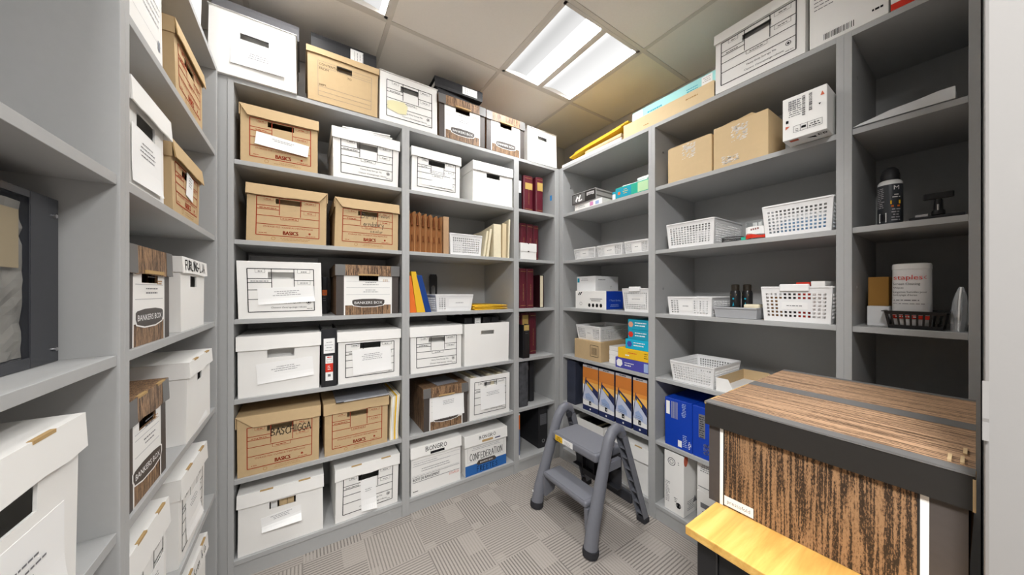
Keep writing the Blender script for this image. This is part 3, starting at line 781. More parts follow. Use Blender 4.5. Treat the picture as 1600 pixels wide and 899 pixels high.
p.m(INK).hand('CONFEDERATION', -.12, .092, .042, .0036, .72, width=.245); p.hand('FREETES', -.07, .012, .032, .003, .8, width=.16); p.build('printed_form', t)

# ---------------------------------------------------------------- top of the back bookcases
t, wp, sk, lo = file_box(on_back(-.178, Zt, -.012), 'large white box with long hand hole above the left end of the back bookcase', w=.302, h=.272, lid=True, drop=.002, seed=41, hole_z=.182, hole_w=.05, hole_h=.013)
paper_label(t, .015, .095, .19, .085, .0, .012, 3, 13)
t, wp, sk, lo = file_box(on_back(.176, Zt, 0), 'kraft box printed with contents, from and to lines, above the back bookcase', w=.314, h=.255, m=KRAFT, drop=.032, seed=42, cl=0, cr=0, tilt=.12, hole_z=.19, hole_w=.034, hole_h=.014, edge=KRAFTD, group='kraft file boxes')
p = Print(face_front(), wp); p.m(INKG).frame(-.115, .125, .03, .2, .001).hl(-.115, .125, .172, .001).hl(-.115, .125, .075, .001).hl(-.115, .125, .052, .001)
p.m(INK).text('CONTENTS', -.11, .18, .0105, .075, 'l').text('FROM', -.11, .158, .011, .05, 'l').text('TO', .012, .15, .01, .03, 'l').text('DEPT.', -.11, .08, .009, .04, 'l'); p.m(INKG).hl(-.03, .12, .182, .0008); p.build('printed_form', t)
t, wp, sk, lo = file_box(on_back(.502, Zt, 0), 'white form box with a yellowed tape patch, above the back bookcase', w=.316, h=.262, lid=True, drop=.003, seed=43, form='heavy', z1=.225, hole_z=.198)
p = Print(face_front(), wp); p.k = 14; p.m(mat('yellowed_tape', '#e6e0b4', .5, .3)).poly([(-.12, .07), (-.06, .055), (-.02, .06), (-.012, .105), (-.03, .125), (-.09, .12), (-.12, .11)]); p.build('tape_patch', t)
wood_box(on_back(.825, Zt, 0), 'woodgrain box carrying two slipped black binders, above the back bookcase', 44, w=.305, h=.25, logo_z=.055)
wood_box(on_back(1.142, Zt, 0), 'woodgrain box between the other woodgrain box and the small white box, above the back bookcase', 45, w=.30, h=.25, logo_z=.055, band=.05)
file_box(on_back(1.452, Zt, 0), 'small plain white box at the right end above the back bookcase', w=.272, h=.24, lid=True, drop=.002, seed=46, hole_z=.185, hole_w=.042, hole_h=.012)
# ---------------------------------------------------------------- left wall
yn, yf = 1.112, 1.425
t, wp, sk, lo = file_box(on_left(1.087, ZS[1]), 'white box with printed notes, nearest on the upper left shelf', w=.205, h=.27, seed=51, lid=True, drop=.04, hole=False)
p = Print(face_front(), wp); p.m(INKL).lines(-.06, .09, .14, 4, .016, .003).frame(-.07, .09, .05, .2, .0008); p.m(mat('small_grey_sticker', '#8a8f99', .5)).rect(.072, .085, .035, .06); p.build('printed_form', t)
t, wp, sk, lo = kraft_basics(on_left(1.425, ZS[1]), 'kraft box with red form on the upper left shelf near the room corner', 52, w=.285, h=.205, cl=.0, cr=0, tilt=.12, drop=.045, back=False)
t, wp, sk, lo = file_box(on_left(1.092, ZS[2]), 'white lidded box with lifted notice sheet, second shelf on the left', w=.205, h=.222, seed=53, drop=.05, hole_z=.158, hole_w=.05, hole_h=.018, g=.012, back=False)
paper_label(t, .0, .075, .165, .125, 0, .006, 4, 14, top=.7)
t, wp, sk, lo = kraft_basics(on_left(1.405, ZS[2]), 'kraft box with white sticker under its hand hole, second shelf on the left', 54, w=.29, h=.2, cl=0, cr=0, tilt=.14, drop=.05, back=False)
paper_label(t, .02, .108, .07, .075, -.12, .0, 4, 15, top=.75)
t, wp = wood_box(on_left(1.113, ZS[3]), 'woodgrain box with plaque on the third left shelf, nearest the post', 55, w=.25, h=.222, drop=.062)
t, wp, sk, lo = file_box(on_left(1.475, ZS[3]), 'slim white box with marker lettering on its lid, third left shelf', w=.27, h=.225, seed=56, drop=.048, hole_z=.155, hole_w=.036, hole_h=.018, back=False)
p = Print(sk); p.m(INK).hand('FURLING-LJA', -.115, .01, .03, .0042, .7, width=.22); p.build('handwriting', lo)
t, wp = wood_box(on_left(1.1, ZS[4]), 'woodgrain box with slotted lid and oval plaque, fourth left shelf', 57, w=.225, h=.238, slots=(-.04, .07))
t, wp, sk, lo = file_box(on_left(1.51, ZS[4]), 'white lidded box with bulging base and framed label, fourth left shelf', w=.29, h=.252, seed=58, drop=.05, amp=.009, slots=(-.07, .08), hole_z=.185, hole_w=.028, hole_h=.016, back=False)
paper_label(t, .02, .09, .15, .15, 0, .008, 2, 16, top=.75)
t, wp, sk, lo = file_box(on_left(1.105, ZS[5]), 'white form box with two slots in its lid, fifth left shelf beside the post', w=.235, h=.262, seed=59, drop=.07, slots=(-.045, .07), form='heavy', hole=False, z1=.19)
paper_label(t, .03, .08, .12, .12, 0, .015, 3, 17, top=.75)
t, wp, sk, lo = file_box(on_left(1.465, ZS[5]), 'white form box with slotted lid standing farther back on the fifth left shelf', w=.285, h=.262, seed=60, drop=.062, slots=(-.06, .08), form='heavy', hole=False, z1=.195)
paper_label(t, .0, .1, .16, .12, 0, .01, 3, 18, top=.75)
MB(wp).box(.143, .147, .01, .05, .2, .25).build('blue_tab', mat('blue_tape', '#3c96dd', .5), t)
t, wp, sk, lo = file_box(on_left(1.475, ZS[6]), 'white box with handwriting along its lid on the bottom left shelf', w=.3, h=.262, seed=61, drop=.06, slots=(-.06, .1), hole=False)
p = Print(sk); p.m(INK).hand('rdy-Robson', -.13, .018, .03, .0025, .55, width=.17).hand('& Co', .06, .02, .026, .0022, .6, width=.06); p.build('handwriting', lo)
t, wp, sk, lo = file_box(on_left(1.105, ZS[6]), 'white lidded box on the bottom left shelf next to the post', w=.24, h=.262, seed=62, drop=.06, slots=(-.05, .05), form='heavy', z1=.19, hole=False)
t, wp, sk, lo = file_box(on_left(.665, .792, .012), 'large white box with torn hand hole, nearest the viewer on the left', w=.312, h=.262, seed=63, drop=.058, slots=(.06,), hole_z=.182, hole_w=.06, hole_h=.02, amp=.004, back=False)
for k, z in enumerate((.105, .093, .081)):
    pass
paper_label(t, .02, .085, .19, .12, .0, .004, 0, 19)
p = Print(face_front(-.0045)); p.m(INKG).lines(-.05, .07, .105, 3, .012, .003, seed=2); p.build('typed_lines', t)
lf_ = file_box(on_left(1.46, Zt, .02), 'white box standing on top of the left bookcase near the corner', w=.3, h=.26, seed=64, hole=False)

# ================================================================== BINDERS, BOOKS, FOLDERS
def binder(loc, rz, label, th=.07, h=.29, d=.27, m=BLACKM, tag=None, group='black ring binders', eul=None, name='binder', ring=True, prints=None):
    """upright: spine faces local -y"""
    t = thing(name, label, 'binder', loc, rz, group, eul)
    x = th / 2
    c = MB(); c.box(-x, -x + .003, .001, d, 0, h).box(x - .003, x, .001, d, 0, h)
    c.prism([(-x, .001), (x, .001), (x, .0), (x * .5, -.003), (-x * .5, -.003), (-x, 0)], 'z', 0, h)
    c.build('cover', m, t)
    MB().box(-x + .006, x - .008, .018, d - .012, .008, h - .012).build('pages', PAPER, t)
    if ring:
        q = MB(); q.tube([(.011 * math.cos(k * PI / 6), -.0045, .05 + .011 * math.sin(k * PI / 6)) for k in range(13)], .0022, 6)
        q.build('finger_ring', METAL, t)
    if tag:
        z0, z1, tm = tag
        l = MB().box(-x * .72, x * .72, -.0042, -.003, z0, z1).build('spine_label', tm, t)
        p = Print(face_front(-.0042)); p.m(INKG).lines(-x * .6, x * .6, z1 - .02, 4, .013, .002); p.build('label_text', l)
    if prints: prints(t)
    return t

def minute_book(x, z, label, th, h, d=.26, m=MAROON, tag=None, y=.1, rz=0, group='maroon minute books', lines=True, open_front=False):
    t = thing('minute_book', label, 'book', (x, YB + y, z + .0006), rz, group)
    a = th / 2; c = MB()
    if open_front:                                         # page edges face the room
        c.box(-a, -a + .003, 0, d, 0, h).box(a - .003, a, 0, d, 0, h).box(-a + .003, a - .003, d - .004, d, 0, h)
        c.build('cover', m, t)
        MB().box(-a + .0032, a - .0032, .006, d - .005, .005, h - .005).build('pages', PAPERC, t)
        return t
    prof = [(-a, .008), (-a * .8, .002), (-a * .3, -.001), (a * .3, -.001), (a * .8, .002), (a, .008), (a, d), (a - .003, d), (a - .003, .012), (-a + .003, .012), (-a + .003, d), (-a, d)]
    c.prism(prof, 'z', 0, h); c.build('cover', m, t)
    MB().box(-a + .0035, a - .0035, .013, d - .006, .005, h - .005).build('pages', PAPERC, t)
    p = Print(face_front(-.0012)); p.m(GOLD).hl(-a * .75, a * .75, h * .93, .0018).hl(-a * .75, a * .75, h * .07, .0018)
    if lines: p.barcode(-.0015, .0015, h * .2, h * .62, 22, vert=True)
    p.build('gilt_lines', t)
    if tag: MB().box(-a * .75, a * .75, -.0022, -.0012, h * tag[0], h * tag[1]).build('spine_label', GOLD, t)
    return t

# binders lying on boxes above the back bookcase (spine towards the room)
def lying(loc, label, ln, th, turn=0, m=BLACKM, tag=None, roll=0, d=.26):
    return binder(loc, 0, label, th, ln, d, m, tag, 'binders lying on the top boxes', eul=(roll, -PI / 2, turn), ring=False)
GB = mat('grey_vinyl', '#6e6e72', .5, .3, bump=.1, bscale=200)
lying((-.016, YB + .035, Zt + .2775 + .036), 'grey ring binder lying on the large white box at the upper left', .31, .068, 0, GB)
lying((.330, YB + .03, Zt + .2605 + .043), 'black ring binder with white spine label lying on the kraft contents box', .298, .084, 0, BLACKM, (.065, .125, PAPER))
b1 = lying((.975, YB + .05, Zt + .2545 + .021), 'lower black binder on the woodgrain box above the back bookcase', .31, .04, .10)
lying((.968, YB + .012, Zt + .298 + .033), 'upper black binder with white spine label, slipped askew on the other binder', .315, .062, -.03, BLACKM, (.04, .14, PAPER))
# black binders inside the open white box
for k, x in enumerate((.90, .965, 1.035, 1.10)):
    binder((x, YB + .076, ZS[4] + .0056), 0, ('first', 'second', 'third', 'fourth')[k] + ' black binder from the left inside the open white box', .058, .292 if k != 1 else .298, .3, BLACKM, (.2, .29, PAPER) if k == 1 else None, 'binders in the open white box', ring=False)
# upright binder between two white boxes
def red_tag(t):
    p = Print(face_front(-.0034)); p.m(PAPER).rect(-.016, .016, .03, .152); p.m(RED).rect(-.016, .016, .072, .115); p.m(PAPER).lines(-.012, .012, .1, 3, .008, .003); p.m(RED).lines(-.012, .012, .143, 1, h=.005); p.m(INKG).frame(-.01, .01, .122, .136, .0012).rect(-.006, .006, .05, .062); p.build('spine_print', t)
binder((.108, YB + .006, ZS[4] + .0006), 0, 'upright black binder with white and red spine labels between two white boxes', .066, .287, .27, BLACKM, (.165, .238, PAPER), None, ring=False, prints=red_tag)
# small dark things beside the woodgrain box
binder((.098, YB + .2, ZS[3] + .0006), 0, 'dark binder half hidden between the taped white box and the woodgrain box', .03, .2, .18, BLACKM, (.1, .13, ORANGE), None, ring=False)

# right-hand narrow bay
binder((1.281, YB + .06, ZS[1] + .0006), 0, 'black binder with white spine label beside maroon books, top shelf of the corner bookcase', .062, .262, .27, BLACKM, (.13, .215, PAPER), 'corner bookcase binders', ring=False)
minute_book(1.360, ZS[1], 'maroon book with small gilt label beside the black binder, top of the corner bookcase', .085, .258, tag=(.62, .8), y=.04)
minute_book(1.455, ZS[1], 'maroon book with large gilt label, rightmost on the top shelf of the corner bookcase', .066, .262, tag=(.62, .85), y=.03, lines=False)
for k, (x, w_, h_) in enumerate(((1.281, .05, .268), (1.338, .056, .268), (1.396, .056, .266), (1.452, .05, .262))):
    minute_book(x, ZS[2], ('leftmost', 'second', 'third', 'rightmost')[k] + ' maroon book on the second shelf of the corner bookcase', w_, h_, y=.07)
t = thing('card_box', 'small white two-part card box in front of the maroon books', 'box', (1.338, YB + .012, ZS[2] + .0006), 0)
MB().bbox(-.07, .07, 0, .05, 0, .062, .001, 1).build('base', WHITE, t); MB().bbox(-.072, .072, -.002, .052, .055, .114, .001, 1).build('cover', WHITE, t)
p = Print(face_front(-.002)); p.m(INK).disc(-.002, .056, .007, .004).disc(-.002, .111, .006, .003); p.build('thumb_notch', t)
binder((1.267, YB + .06, ZS[3] + .0006), 0, 'thin black binder at the left end of the third shelf, corner bookcase', .028, .2, .25, BLACKM, (.16, .185, SILVER), 'corner bookcase binders', ring=False)
minute_book(1.318, ZS[3], 'left maroon book with gilt title on the third shelf, corner bookcase', .062, .285, y=.05)
minute_book(1.384, ZS[3], 'right maroon book with gilt title on the third shelf, corner bookcase', .064, .285, y=.05)
minute_book(1.438, ZS[3], 'maroon book pushed back beside the cream page edges, corner bookcase', .034, .25, y=.11, lines=False)
minute_book(1.481, ZS[3], 'dark book turned with cream page edges outward, corner bookcase', .036, .243, m=mat('dark_maroon', '#2e1216', .4, .3), y=.04, rz=-.06, open_front=True)
binder((1.312, YB + .004, ZS[4] + .0006), 0, 'slim black case with gilt label standing in front of maroon books', .058, .235, .06, BLACK, (.195, .232, GOLD), 'corner bookcase binders', ring=False)
minute_book(1.300, ZS[4], 'left maroon book behind the slim black case', .06, .31, y=.10, d=.25)
minute_book(1.372, ZS[4], 'maroon book with gilt label high on its spine, fourth shelf of the corner bookcase', .07, .31, tag=(.72, .95), y=.10, d=.25)
minute_book(1.446, ZS[4], 'right maroon book on the fourth shelf of the corner bookcase', .066, .31, y=.10, d=.25)
MARB = mat('marbled_paper', '#4a4b4f', .5, .3, noise=.9, nscale=28)
binder((1.308, YB + .03, ZS[5] + .0006), 0, 'grey marbled binder on the fifth shelf of the corner bookcase', .075, .315, .27, MARB, None, 'corner bookcase binders', ring=False)
binder((1.372, YB + .09, ZS[5] + .0006), 0, 'left black binder beside the grey marbled binder', .046, .315, .27, BLACKM, (.24, .27, SILVER), 'corner bookcase binders', ring=False)
binder((1.425, YB + .09, ZS[5] + .0006), 0, 'right black binder beside the grey marbled binder', .04, .31, .27, BLACKM, None, 'corner bookcase binders', ring=False)
t = thing('magazine', 'thin orange and blue magazine at the left of the bottom corner shelf', 'magazine', (1.262, YB + .02, ZS[6] + .0006), 0)
MB().box(-.006, .006, 0, .22, 0, .31).build('pages', PAPER, t); MB().box(-.0062, .0062, -.001, 0, .2, .3).build('orange_spine', ORANGE, t); MB().box(-.0062, .0062, -.001, 0, .02, .2).build('blue_spine', mat('slate_print', '#6b7590', .5), t)
binder((1.5, YB + .05, ZS[6] + .0006), 0, 'big black ring binder at the right of the bottom corner shelf', .085, .31, .28, BLACKM, (.17, .25, mat('foggy_sleeve', '#5b5c60', .3)), 'corner bookcase binders', ring=True)

# ---------------------------------------------------------------- middle bay, wallets, folders, baskets
WAL = mat('redrope_wallet', '#bd8a5b', .7, .2, noise=.1, nscale=25)
WALD = mat('redrope_wallet_dark', '#6e4024', .8, .1)
for k in range(6):
    x = .518 + k * .0325; hh = .232 - .003 * k + (.004 if k % 2 else 0)
    t = thing('expanding_wallet', ('leftmost', 'second', 'third', 'fourth', 'fifth', 'sixth')[k] + ' brown expanding wallet of the row from the left', 'folder', (x, YB + .02, ZS[2] + .0006), 0, 'brown expanding wallets')
    a = .0155
    MB().prism([(-a, 0), (-a + .002, 0), (-a + .004, hh), (-a + .002, hh)], 'y', 0, .28).build('board', WAL, t)
    MB().prism([(a - .002, 0), (a, 0), (a - .002, hh), (a - .004, hh)], 'y', 0, .28).build('board', WAL, t)
    # gusset folds between the boards
    mb = MB(); n = 6; vs = []
    for r, (z, g) in enumerate(((0, .75), (hh * .55, .9), (hh * .97, .35))):
        for i in range(n + 1):
            u = i / n
            vs.append(((-a + .002 + (2 * a - .004) * u) * (1 if r < 2 else .9), .002 + .014 * (i % 2) + (.03 if r == 2 and 1 < i < n - 1 else 0), z))
    fs = [(r * 7 + i, r * 7 + i + 1, r * 7 + 8 + i, r * 7 + 7 + i) for r in range(2) for i in range(n)]
    mb.mesh(vs, fs).build('gusset', WAL, t)
    MB().prism([(-.004, hh * .28), (.004, hh * .28), (.0015, hh * .42), (-.002, hh * .42)], 'y', -.0008, .012).build('tie_tab', WALD, t)
    MB().prism([(-.006, hh * .66), (.006, hh * .66), (0, hh * .97)], 'y', -.0005, .012).build('gusset_notch', WALD, t)
t = thing('manila_folder', 'pale brown folder standing to the right of the brown wallets', 'folder', (.7275, YB + .03, ZS[2] + .0006), 0, 'manila folders')
MB().box(-.017, .017, 0, .27, 0, .228).build('cover', mat('tan_folder', '#b39270', .6), t)
for k, (x, th, h0, y) in enumerate(((1.0, .014, .175, .05), (1.02, .016, .19, .04), (1.091, .056, .225, .03), (1.144, .03, .235, .03), (1.174, .012, .265, .02))):
    t = thing('manila_folder', ('front leaning cream folder right of the upper basket', 'second cream folder leaning right of the upper basket', 'thick cream folder pocket right of the upper basket', 'cream folder beside the thick folder pocket', 'tall cream folder at the right end of the wallet shelf')[k], 'folder', (x, YB + y, ZS[2] + .0006), 0, 'manila folders')
    sh = .028 if k < 2 else .004 * (k - 2)
    mb = MB(lambda p, sh=sh, h0=h0: Vector(p) + Vector((sh * p[2] / h0, 0, -.14 * max(0, p[1] - .02) * p[2] / h0 * (1 if k > 1 else 0))))
    mb.box(-th / 2, th / 2, 0, .25, 0, h0).build('cover', PAPERC if k != 3 else mat('cream_folder', '#dccaa6', .7), t)
for k, (m_, x0, h0, th, nm) in enumerate(((mat('pale_pink_card', '#e8c9cf', .6), .5065, .15, .012, 'pale pink'), (ORANGE, .524, .21, .03, 'orange'), (YELLOW, .557, .235, .032, 'yellow'), (BLUE, .592, .215, .034, 'navy blue'))):
    t = thing('folder', nm + ' folder in the leaning row against the post', 'folder', (x0, YB + .02, ZS[3] + .0006), 0, 'leaning coloured folders')
    b0, b1, t0, t1 = ((.5005, .507, .5005, .503), (.508, .545, .5035, .513), (.546, .596, .514, .541), (.597, .632, .542, .575))[k]
    MB().prism([(b0 - x0, 0), (b1 - x0, 0), (t1 - x0, h0), (t0 - x0, h0)], 'y', 0, .24).build('cover', m_, t, bevel=.001)
t = thing('bookend', 'black bookend with an oval slot beside the leaning folders', 'bookend', (.757, YB + .34, ZS[3] + .0006), 0)
mb = MB()                                             # plate with slot
ou = [(-.028, 0), (.028, 0), (.028, .222), (.022, .24), (-.022, .24), (-.028, .222)]
inn = [(-.013, .03), (.013, .03), (.013, .15), (.007, .162), (-.007, .162), (-.013, .15)]
for y in (0, .004): mb.mesh([(x, y, z) for x, z in ou + inn], [(i, (i + 1) % 6, (i + 1) % 6 + 6, i + 6) for i in range(6)])
mb.mesh([(x, y, z) for y in (0, .004) for x, z in ou], [(i, (i + 1) % 6, (i + 1) % 6 + 6, i + 6) for i in range(6)])
mb.mesh([(x, y, z) for y in (0, .004) for x, z in inn], [(i, (i + 1) % 6, (i + 1) % 6 + 6, i + 6) for i in range(6)])
mb.build('plate', BLACK, t); MB().box(-.028, .028, .0042, .08, 0, .0015).build('foot', BLACK, t)

def basket(pos, label, w, d, h, nx, ny, ns, card=None, taper=.88, group='white plastic baskets', m=PLASTW, dip=False, solid_cols=None, name='plastic_basket', hole=.62, margin=(.1, .1), rimw=.006, bars=False):
    """tapered lattice tray: w,d at the rim; card=(u0,u1,v0,v1) blank name panel on the front"""
    loc, rz = pos
    t = thing(name, label, 'basket', loc, rz, group)
    W, D = w / 2, d
    def corner(u, v, face):
        # u along the wall 0..1, v height 0..1
        k = taper + (1 - taper) * v
        x = W * k; y0 = D / 2 - D / 2 * k; y1 = D / 2 + D / 2 * k
        if face == 'f': return (-x + 2 * x * u, y0, h * v)
        if face == 'b': return (-x + 2 * x * u, y1, h * v)
        if face == 'l': return (-x, y1 + (y0 - y1) * u, h * v)
        return (x, y0 + (y1 - y0) * u, h * v)
    def wall(face, n, mm):
        us = [0]; a = margin[0] * (w / (d if face in 'lr' else w)) * .5
        st = (1 - 2 * a) / n
        for i in range(n): us += [a + st * (i + .5 - hole / 2), a + st * (i + .5 + hole / 2)]
        us.append(1)
        vs = [0]; b0 = margin[1]; sv = (1 - b0 - .17) / mm
        for j in range(mm): vs += [b0 + sv * (j + .5 - hole / 2), b0 + sv * (j + .5 + hole / 2)]
        vs.append(1)
        mb = MB(); P = [corner(u, v, face) for v in vs for u in us]; k = len(us); fs = []
        for j in range(len(vs) - 1):
            for i in range(k - 1):
                if i % 2 == 1 and j % 2 == 1:
                    uc, vc = (us[i] + us[i + 1]) / 2, (vs[j] + vs[j + 1]) / 2
                    if not (card and face == 'f' and card[0] < uc < card[1] and card[2] < vc < card[3]): continue
                fs.append((j * k + i, j * k + i + 1, (j + 1) * k + i + 1, (j + 1) * k + i))
        mb.mesh(P, fs).build('lattice_wall', m, t, solid=.0022)
    wall('f', nx, ny); wall('b', nx, ny); wall('l', ns, ny); wall('r', ns, ny)
    k = taper
    MB().box(-W * k, W * k, D / 2 - D / 2 * k, D / 2 + D / 2 * k, .0005, .003).build('bottom', m, t)
    q = MB(); r = rimw
    pth = []
    for (cx, cy, a0) in ((W - .015, .015, -PI / 2), (W - .015, D - .015, 0), (-W + .015, D - .015, PI / 2), (-W + .015, .015, PI)):
        for i in range(4): a_ = a0 + i * PI / 6; pth.append((cx + .015 * math.cos(a_), cy + .015 * math.sin(a_), h))
    n = len(pth); vs = []
    for (x, y, z) in pth:
        cxy = Vector((x, y - D / 2, 0)); o_ = Vector((math.copysign(1, x) * (abs(x) > W - .0151), math.copysign(1, y - D / 2) * (abs(y - D / 2) > D / 2 - .0151), 0))
        o_ = o_.normalized() if o_.length else Vector((0, 0, 0))
        for (e, dz) in ((0, 0), (r, 0), (r, -.006), (r - .0015, -.006), (r - .0015, -.0018), (0, -.0018)): vs.append((x + o_.x * e, y + o_.y * e, z + dz))
    fs = [(i * 6 + j, i * 6 + (j + 1) % 6, ((i + 1) % n) * 6 + (j + 1) % 6, ((i + 1) % n) * 6 + j) for i in range(n) for j in range(6)]
    q.mesh(vs, fs).build('rim', m, t)
    if card:
        u = (card[0] + card[1]) / 2; v = (card[2] + card[3]) / 2
        cw = (card[1] - card[0]) * w * .82; ch = (card[3] - card[2]) * h * .62
        kk = taper + (1 - taper) * v
        y = D / 2 - D / 2 * kk - .0022; tl = math.atan((1 - taper) * D / 2 / h)
        xc = (u - .5) * w * kk
        f = lambda a, b, l: (xc + a, y - l - b * math.tan(tl), v * h + b)
        c = MB().use(PAPER); c.poly([f(-cw / 2, -ch / 2, 0), f(cw / 2, -ch / 2, 0), f(cw / 2, ch / 2, 0), f(-cw / 2, ch / 2, 0)])
        o = c.build('name_card', None, t)
        p = Print(f); p.m(INKG).lines(-cw * .32, cw * .32, -.0015, 1, h=.0028); p.build('card_text', o)
        if dip:
            MB().use(m).bbox(-W * .42, W * .42, -.008, .006, h - .02, h + .009, .003, 1).build('handle_lip', None, t)
    return t
basket(on_back(.8605, ZS[2], .022), 'white basket between the brown wallets and cream folders', .222, .30, .132, 14, 7, 16, None, .93, margin=(.14, .1))
basket(on_back(.787, ZS[3], .03), 'low white basket with a name card beside the leaning folders', .248, .27, .102, 13, 6, 14, (.28, .98, .1, .9), .9)
for k in range(4):
    t = thing('envelope', ('lowest', 'second lowest', 'second highest', 'topmost')[k] + ' yellow envelope in the flat stack beside the low basket', 'envelope', (1.045 + .004 * (-1) ** k, YB + .03, ZS[3] + .0006 + k * .0085), .04 * (-1) ** k, 'stack of yellow envelopes')
    MB(lambda p: Vector(p) + Vector((0, 0, -.004 * max(0, (p[0] - .05) / .08) ** 2 if p[2] > .003 else 0))).bbox(-.128, .128, 0, .30, 0, .0075, .002, 1).build('pouch', YELLOW, t)
    MB().box(-.125, -.09, .005, .295, .0078, .0082).build('flap', YELLOW, t)

# ================================================================== RIGHT WALL
def carton(pos, label, w, d, h, m, group=None, cat='box', name='carton', prints=None, r=.0015, eul=None, warp=None, flaps=False, seam=True):
    loc, rz = pos
    t = thing(name, label, cat, loc, rz, group, eul)
    MB(warp).bbox(-w / 2, w / 2, 0, d, 0, h, r, 1).build('body', m, t)
    if flaps:
        for s in (-1, 1):
            MB().prism([(-w / 2 + .002, h + .001), (w / 2 - .002, h + .001), (w / 2 - .012, h + .004), (-w / 2 + .012, h + .004)], 'y', *( (.002, d * .49) if s < 0 else (d * .51, d - .002))).build('flap', m, t)
    if prints:
        for k, (nm, fn, f) in enumerate(prints):
            p = Print(fn); f(p); p.build(nm, t)
    return t
def yc(a, b): return (a + b) / 2

# ---- section beside the corner: top shelf
def toner(p): p.m(CHARD).rect(-.106, .106, .003, .074); p.m(GREYP).rect(-.1, .012, .008, .068); p.m(PAPER).poly([(-.075, .026), (-.066, .014), (-.05, .05), (-.06, .058)]).poly([(-.05, .02), (-.04, .014), (-.024, .058), (-.034, .062)]).poly([(-.04, .014), (-.012, .02), (-.014, .03), (-.036, .024)]).poly([(-.066, .034), (-.04, .04), (-.042, .047), (-.068, .041)]); p.m(SILVER).rect(.028, .092, .04, .062); p.m(INK).lines(.03, .09, .048, 2, .008, .003)
def tstripe(p): 
    for k in range(4): p.m((SILVER, GREYP)[k % 2]).rect(.003, .27, .006 + k * .017, .016 + k * .017)
carton(on_right(yc(1.40, 1.658), ZS[1], .015), 'white and pink supply box under the black fronted toner box', .25, .28, .042, WHITE, prints=[('print', face_front(), lambda p: (p.m(PINK).rect(.02, .05, .008, .034).m(INKL).lines(-.11, 0, .025, 2, .01, .004).m(SKYB).rect(.07, .1, .008, .03)))])
carton((on_right(yc(1.452, 1.668), ZS[1] + .0425, .008)[0], -PI / 2 + .04), 'silver toner box with black front on the upper shelf near the corner', .214, .28, .077, SILVER, prints=[('front_print', face_front(), toner), ('side_print', face_right(.107), tstripe)])
t = thing('small_bottle', 'tiny white bottle with a blue cap between toner and teal box', 'bottle', (XR + .03, 1.3145, ZS[1] + .0006), 0)
MB().lathe([(.0135, 0), (.0145, .004), (.0145, .034), (.012, .038)], 14).build('body', PLASTW, t, smooth=True); MB().lathe([(.0155, .038), (.0155, .05), (.013, .052)], 14).build('cap', TEAL, t, smooth=True)
carton(on_right(1.307, ZS[1], .222), 'yellow box behind the teal box on the upper shelf', .125, .12, .15, YCART, prints=[('print', face_front(), lambda p: (p.m(SKYB).disc(-.0, .05, .035).m(PAPER).disc(.0, .05, .022)))])
def tealp(p): p.m(TEAL).rect(-.11, .0, .004, .06); p.m(YCART).lines(-.06, -.02, .045, 3, .012, .004); p.m(mat('pale_green_print', '#b9dcae', .5)).rect(.045, .112, .005, .06); p.m(ORANGE).disc(-.085, .03, .01)
carton(on_right(1.181, ZS[1], .012), 'green and teal carton holding white packets, end of the upper shelf', .228, .2, .066, TEALG, prints=[('print', face_front(), tealp)])
for k, (y, z, a) in enumerate(((1.22, .067, .1), (1.15, .067, -.1), (1.118, .0855, .0))):
    t = thing('packet', ('left white packet on the green teal carton', 'right white packet on the green teal carton', 'upper white packet on the green teal carton')[k], 'packet', (XR + .05, y, ZS[1] + .0006 + z), -PI / 2 + a, 'white packets')
    MB().bbox(-.05, .05, 0, .12, 0, .018, .005, 2).build('body', PAPER, t)
carton(on_right(1.082, ZS[1], .225), 'small kraft carton at the back right of the upper shelf', .035, .1, .125, KRAFT)
# second shelf: three low baskets
for k, (a, b_, nm) in enumerate(((1.668, 1.458, 'left'), (1.4525, 1.2415, 'middle'), (1.2365, 1.064, 'right'))):
    basket(on_right(yc(a, b_), ZS[2], .014), nm + ' of the three low white baskets with name cards', abs(a - b_) - .013, .30, .073, 15, 6, 18, (.3, .72, .05, .95), .93, margin=(.06, .08))
# third shelf
def icons(p):
    p.m(INK).poly([(-.115, .095), (-.105, .095), (-.09, .115), (-.1, .115)]).poly([(-.1, .095), (-.09, .095), (-.07, .118), (-.082, .118)])
    p.lines(.0, .11, .068, 2, .012, .004); p.m(INKG).ring(-.085, .035, .012, .002); p.m(INK)
    for k in range(4): p.disc(-.005 + k * .034, .026, .011, .013)
carton(on_right(1.5265, ZS[3], .035), 'white carton with black icons and a blue side panel on the third shelf', .278, .175, .125, WHITE, prints=[('front_print', face_front(), icons),
    ('side_print', face_right(.139), lambda p: (p.m(BLUEB).rect(.002, .173, .002, .123).m(SKYB).text('1" Plastic Binding', .088, .055, .012, .15).lines(.02, .15, .03, 2, .01, .004)))])
carton(on_right(1.579, ZS[3] + .1256, .05), 'plain white carton on top of the white and blue carton', .176, .24, .102, WHITE2, prints=[('front_print', face_front(), lambda p: (p.m(TEAL).rect(-.08, -.06, .06, .09).m(INKL).lines(-.05, .03, .082, 2, .01, .004))), ('side_print', face_right(.088), lambda p: (p.m(INKG).lines(.03, .1, .075, 1, h=.005).lines(.15, .17, .03, 2, .012, .004)))])
basket(on_right(1.158, ZS[3], .015), 'white basket with handle lip and name card beside the white and blue carton', .178, .30, .14, 13, 9, 16, (.2, .86, .36, .72), .9, dip=True)
